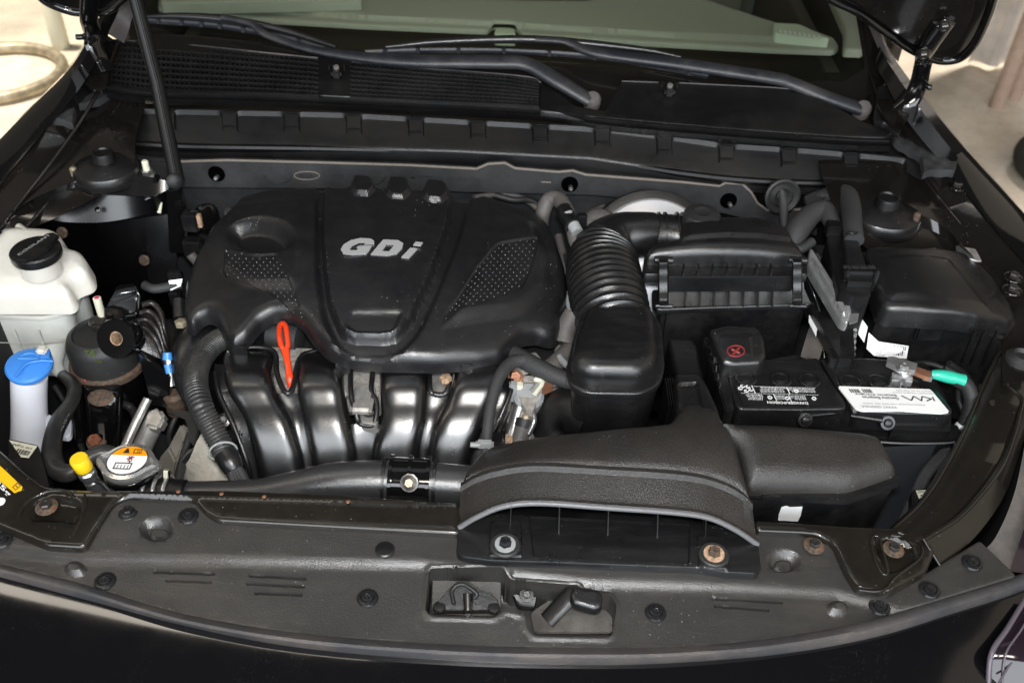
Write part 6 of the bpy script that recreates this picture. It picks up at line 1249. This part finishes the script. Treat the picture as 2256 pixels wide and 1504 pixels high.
# alternator / compressor side below
tube('steel_tube', PP([(326, 878, -.06), (300, 930, -.08), (268, 1000, -.108)]), .0060, 'alu', None, n=16, label='thin straight aluminium pipe behind the radiator cap', cat='pipe')
at = thing('aluminium_fitting', 'thick grey aluminium pipe fitting behind the radiator cap', 'pipe fitting', tuple(P(330, 930, -.1)))
tube('fitting_pipe', PP([(348, 915, -.080), (325, 960, -.105), (303, 1010, -.13)]), .0135, 'alu', at, n=22, straight=True); plate('fitting_head', PP([(332, 898, -.06), (352, 898, -.06), (364, 918, -.062), (348, 946, -.07), (320, 938, -.07), (318, 920, -.066)]), (0, .01, -.02), 'alu', at, bevel=.004)
bp_ = thing('timing_case', 'dirty pale cast metal case and bracket in the lower left of the engine', 'engine case', tuple(P(450, 1000, -.15)))
plate('flat_bracket', PP([(398, 932, -.08), (416, 945, -.08), (404, 985, -.10), (388, 1020, -.11), (382, 1090, -.14), (345, 1080, -.14), (348, 1010, -.12), (370, 985, -.10)]), (0, .01, -.012), 'belt_grey', bp_, bevel=.003)
loft('cast_case', [PP([(446, 950, -.06), (478, 985, -.07), (500, 1030, -.09), (510, 1080, -.12)]), PP([(432, 975, -.055), (460, 1005, -.065), (480, 1045, -.085), (490, 1090, -.12)]), PP([(418, 1010, -.08), (440, 1035, -.09), (455, 1060, -.10), (462, 1100, -.13)]), PP([(396, 1040, -.14), (405, 1060, -.15), (410, 1080, -.16), (415, 1100, -.18)])], 'cast_pale', bp_, n=30)
plate('black_arm', PP([(362, 905, -.08), (415, 905, -.075), (445, 900, -.07), (440, 940, -.075), (428, 985, -.085), (415, 970, -.085), (410, 925, -.08)]), (0, .01, -.01), 'rubber', bp_, bevel=.002)
for k in range(4): tube('drive_belt', PP([(434-k*5, 985+k*2, -.09), (412-k*5, 1010+k*3, -.10), (400-k*4, 1050, -.12)]), .0028, 'rubber', bp_, n=8)
hexbolt(P(494, 925, -.02), .005, 'zinc', 'steel_dark', bp_, (0, -.6, .8)); box('side_bracket', P(522, 985, -.05), (.02, .02, .05), 'satin_dark', bp_, None, .003)
lathe('pulley_dark', [(.05, 0), (.052, .008), (.03, .012)], P(330, 1000, -.22), 'satin_dark', bp_, (0, -1, .2), 40)
# connectors by firewall left
lc_ = thing('left_solenoid', 'small black solenoid with metal tabs left behind the engine cover', 'solenoid', tuple(P(440, 500, .02)))
box('solenoid_body', P(422, 486, .045), (.024, .022, .03), 'satin_dark', lc_, None, .003); lathe('solenoid_disc', [(.020, -.008), (.021, .0), (.018, .004), (.008, .006)], P(458, 478, .045), 'gloss_black', lc_, (.7, -.5, .3), 30)
box('metal_tab', P(440, 486, .052), (.006, .008, .022), 'rust_light', lc_, None, .001); box('metal_tab', P(352, 456, .055), (.006, .004, .022), 'label_cream', lc_, Matrix.Rotation(.3, 4, 'Y'), .001)
box('lower_block', P(428, 545, .0), (.03, .02, .03), 'satin_dark', lc_, None, .003); tube('guard_wire', PP([(410, 520, .02), (412, 480, .05), (425, 465, .06), (438, 468, .06)]), .0022, 'satin', lc_, n=8)
lathe('wall_stud', [(.008, 0), (.006, .006), (.0035, .010)], PY(504, 468, .70), 'zinc', lc_, (0, -1, .2), 16)
# ================================================================ prop rod, hood, hinges, wipers
pr = thing('hood_prop_rod', 'thin black channel rod holding the hood up at the left', 'prop rod', tuple(P(392, 392, .115)))
prs = [P(390, 400, .112), PY(345, 180, .70), PY(300, 5, .735)]; prs.append(prs[-1]+(prs[-1]-prs[1])*4.2)
tube('rod_channel', prs, [.0110, .0100, .0095, .009], 'rod', pr, n=14, straight=True, flat=(1, .6))
tube('rod_ridge', [p+Vector((.004, -.007, .001)) for p in prs], .0018, 'rod', pr, n=8, straight=True)
lathe('pivot', [(.011, -.012), (.012, .010), (.008, .012)], P(384, 398, .112), 'rod', pr, (.4, -.8, .4), 24)
tube('pivot_bracket', PP([(346, 388, .11), (342, 410, .09), (342, 428, .08), (320, 440, .075)]), [.004, .005, .005, .004], 'gloss_black', pr, n=10)
plate('pivot_post', PP([(365, 420, .10), (398, 415, .10), (410, 470, .05), (412, 560, -.02), (372, 560, -.02)]), (0, .01, 0), 'gloss_black', pr, bevel=.003)
hd = thing('hood', 'open glossy black hood seen from below at both upper corners', 'hood', tuple(P(2060, 100, .24)))
HN = Vector((0, math.sin(math.radians(58)), math.cos(math.radians(58)))); HP = P(2090, 130, .245)
def hq(px, py): return PN(px, py, HP, HN)
rc_ = [(2192, -14), (2178, 30), (2150, 92), (2118, 126), (2080, 134), (2040, 124), (2000, 104), (1950, 68), (1890, 26), (1840, 2), (1790, -26)]
lc2 = [(330, -60), (262, 4), (240, 20), (215, 27), (170, 27), (140, 20), (110, 8), (90, -6), (60, -40)]
ang = Vector((0, -math.cos(math.radians(58)), math.sin(math.radians(58))))
R_pts = [hq(*p) for p in rc_]; L_pts = [hq(*p) for p in lc2]
arc = [R_pts[-1].lerp(L_pts[0], t)+ang*(.5*math.sin(PI*t)) for t in (.15, .3, .5, .7, .85)]
poly = R_pts+arc+L_pts+[L_pts[-1]+Vector((-.06, 0, 0))+ang*.9, R_pts[0]+Vector((.03, 0, 0))+ang*.9]
plate('hood_shell', poly, HN*.022, 'gloss_black', hd, bevel=.006)
inn = [hq(*p)+HN*-.0 for p in [(2150, -20), (2140, 30), (2115, 82), (2085, 104), (2050, 106), (2000, 84), (1950, 48), (1895, 6), (1860, -20)]]
plate('inner_panel', [p-HN*.002 for p in inn]+[inn[-1]+ang*.5, inn[0]+ang*.5], HN*-.010, 'bay_paint', hd, bevel=.005)
tube('rolled_edge', R_pts, .007, 'gloss_black', hd, n=12); tube('rolled_edge', L_pts, .007, 'gloss_black', hd, n=12)
for pts, bolt in (([(2078, 30), (2040, 90), (2034, 140), (2022, 190), (2002, 226), (1975, 245)], [(2077, 27), (2031, 90)]), ([(205, -30), (200, 20), (203, 70), (205, 100), (218, 130), (232, 160)], [])):
    n = len(pts); left = pts[0][0] < 1000
    pv = [hq(*pts[0])-HN*.016, hq(*pts[1])-HN*.016]+[P(a, b, z) for (a, b), z in zip(pts[2:], (.232, .215, .195, .18))]
    k = tube('hinge_arm', pv, [.015, .013, .012, .012, .013, .010], 'gloss_black', hd, n=12, flat=(1.1, .4))
    e = [(2034, 182), (2045, 192), (2052, 193)] if not left else [(192, 78), (180, 82), (168, 82)]
    tube('hinge_hook', PP([(*q, .22) for q in e]), .0045, 'gloss_black', k, n=10)
    for b in bolt: q = hq(*b)-HN*.020; hexbolt(q, .008, 'steel_dark', 'bay_paint', k, -HN, wr=1.4)
def wiper(lab, arm, nut, blade, sup):
    w = thing('wiper', lab, 'wiper', tuple(Wp(*nut, .02)), 'windshield wipers')
    A = [Wp(a, b, o) for a, b, o in arm]; R = [r for r in ARMR]
    tube('arm', A, R, 'wiper', w, n=16, flat=(1, .62)); lathe('pivot_cap', [(.0135, -.01), (.0135, .006), (.010, .011), (.003, .012)], Wp(*nut, .02), 'grey_trim', w, WN, 28)
    tube('blade_rubber', [Wp(a, b, .010) for a, b in blade], .004, 'wiper', w, n=8, flat=(.6, 1.3))
    tube('blade_frame', [Wp(a, b, .022) for a, b in sup], [.003, .0055, .007, .0055, .003], 'bolt_black', w, n=10)
    for i in range(1, len(blade)): 
        a, b = blade[i]; x0, y0 = blade[i-1]
        for t in (.3, .8): box('blade_claw', Wp(x0+(a-x0)*t, y0+(b-y0)*t-2, .014), (.006, .010, .010), 'wiper', w, None, .0015)
    return w
ARMR = [.015, .0165, .0155, .0155, .014, .009, .0075, .0072, .0072]
wiper('left wiper with a dull blue grey arm in front of the vent', [(1300, 222, .022), (1230, 180, .034), (1160, 142, .040), (1085, 137, .042), (880, 134, .040), (700, 112, .036), (590, 78, .034), (552, 52, .034), (490, 38, .030)], (1305, 222), [(318, 45), (420, 52), (500, 60), (620, 82), (745, 118)], [(318, 36), (400, 36), (500, 44), (620, 66), (740, 104)])
ARMR = [.016, .015, .0145, .0145, .014, .012, .0085, .0075, .007]
wiper('right wiper with a dull blue grey arm lying above the solid cowl panel', [(1895, 240, .020), (1820, 214, .030), (1740, 182, .034), (1700, 172, .036), (1500, 142, .034), (1320, 118, .032), (1262, 98, .030), (1235, 90, .030), (1180, 87, .028)], (1900, 242), [(805, 117), (950, 112), (1150, 115), (1350, 130), (1560, 168)], [(850, 104), (980, 92), (1180, 88), (1400, 108), (1500, 126)])
# dusty hinge plates on cowl corners
slab('hinge_base', [(1940, 188), (1985, 184), (2005, 250), (1985, 290), (1950, 262), (1932, 225)], .185, .006, 'bay_paint', body, .002, 6)
slab('hinge_base', [(196, 110), (225, 92), (240, 130), (236, 190), (205, 200), (175, 170)], .180, .004, 'bay_paint', body, .001, 6)

# ---------------- small lines and wires that fill the bay
def wires(name, lab, cat, paths, m='rubber', r=.004):
    t = thing(name, lab, cat, tuple(P(*paths[0][0])))
    for i, p in enumerate(paths): tube('wire', PP(p), r*(1+.25*(i % 3)), m, t, n=9)
wires('lower_wires', 'loose black wires under the silver fittings at the lower left', 'wires', [
    [(395, 900, -.10), (372, 960, -.12), (385, 1010, -.12), (370, 1075, -.13)], [(410, 905, -.10), (420, 950, -.09), (405, 1000, -.10), (392, 1070, -.11)],
    [(250, 880, -.10), (290, 900, -.12), (300, 940, -.12), (280, 980, -.12)], [(120, 850, -.12), (150, 900, -.14), (170, 960, -.14), (190, 1010, -.14)]])
wires('throttle_wires', 'thin dark wires crossing the dirty fittings right of the manifold', 'wires', [
    [(1120, 905, -.02), (1108, 930, -.03), (1098, 955, -.03), (1095, 1000, -.05)], [(1138, 780, .02), (1180, 800, .018), (1215, 830, .01), (1245, 850, .0)],
    [(1205, 870, -.01), (1215, 900, -.03), (1210, 950, -.05)], [(1245, 560, .04), (1252, 600, .035), (1258, 650, .03)]], r=.0028)
wires('rear_wires', 'dusty hoses and wires behind the engine cover at the firewall', 'wires', [
    [(1045, 436, .06), (1100, 428, .055), (1150, 436, .05), (1185, 460, .04)], [(1230, 520, .04), (1240, 560, .03), (1250, 610, .02)],
    [(420, 560, .0), (440, 590, -.02), (430, 640, -.04)], [(1330, 455, .03), (1300, 470, .03), (1290, 500, .02)]], 'grey_trim', .005)
wires('battery_side_wires', 'black wires tucked between the fuse box and the battery', 'wires', [
    [(1925, 800, .0), (1960, 806, -.01), (2040, 800, -.01), (2090, 815, -.01)], [(2090, 800, .0), (2130, 830, -.02), (2150, 880, -.04), (2140, 930, -.05)]])
wires('module_wires', 'dark wires dropping beside the metal module bracket', 'wires', [
    [(1800, 560, .05), (1840, 620, .03), (1875, 690, .01)], [(1700, 800, .0), (1760, 790, -.01), (1810, 800, -.02)]], r=.0045)
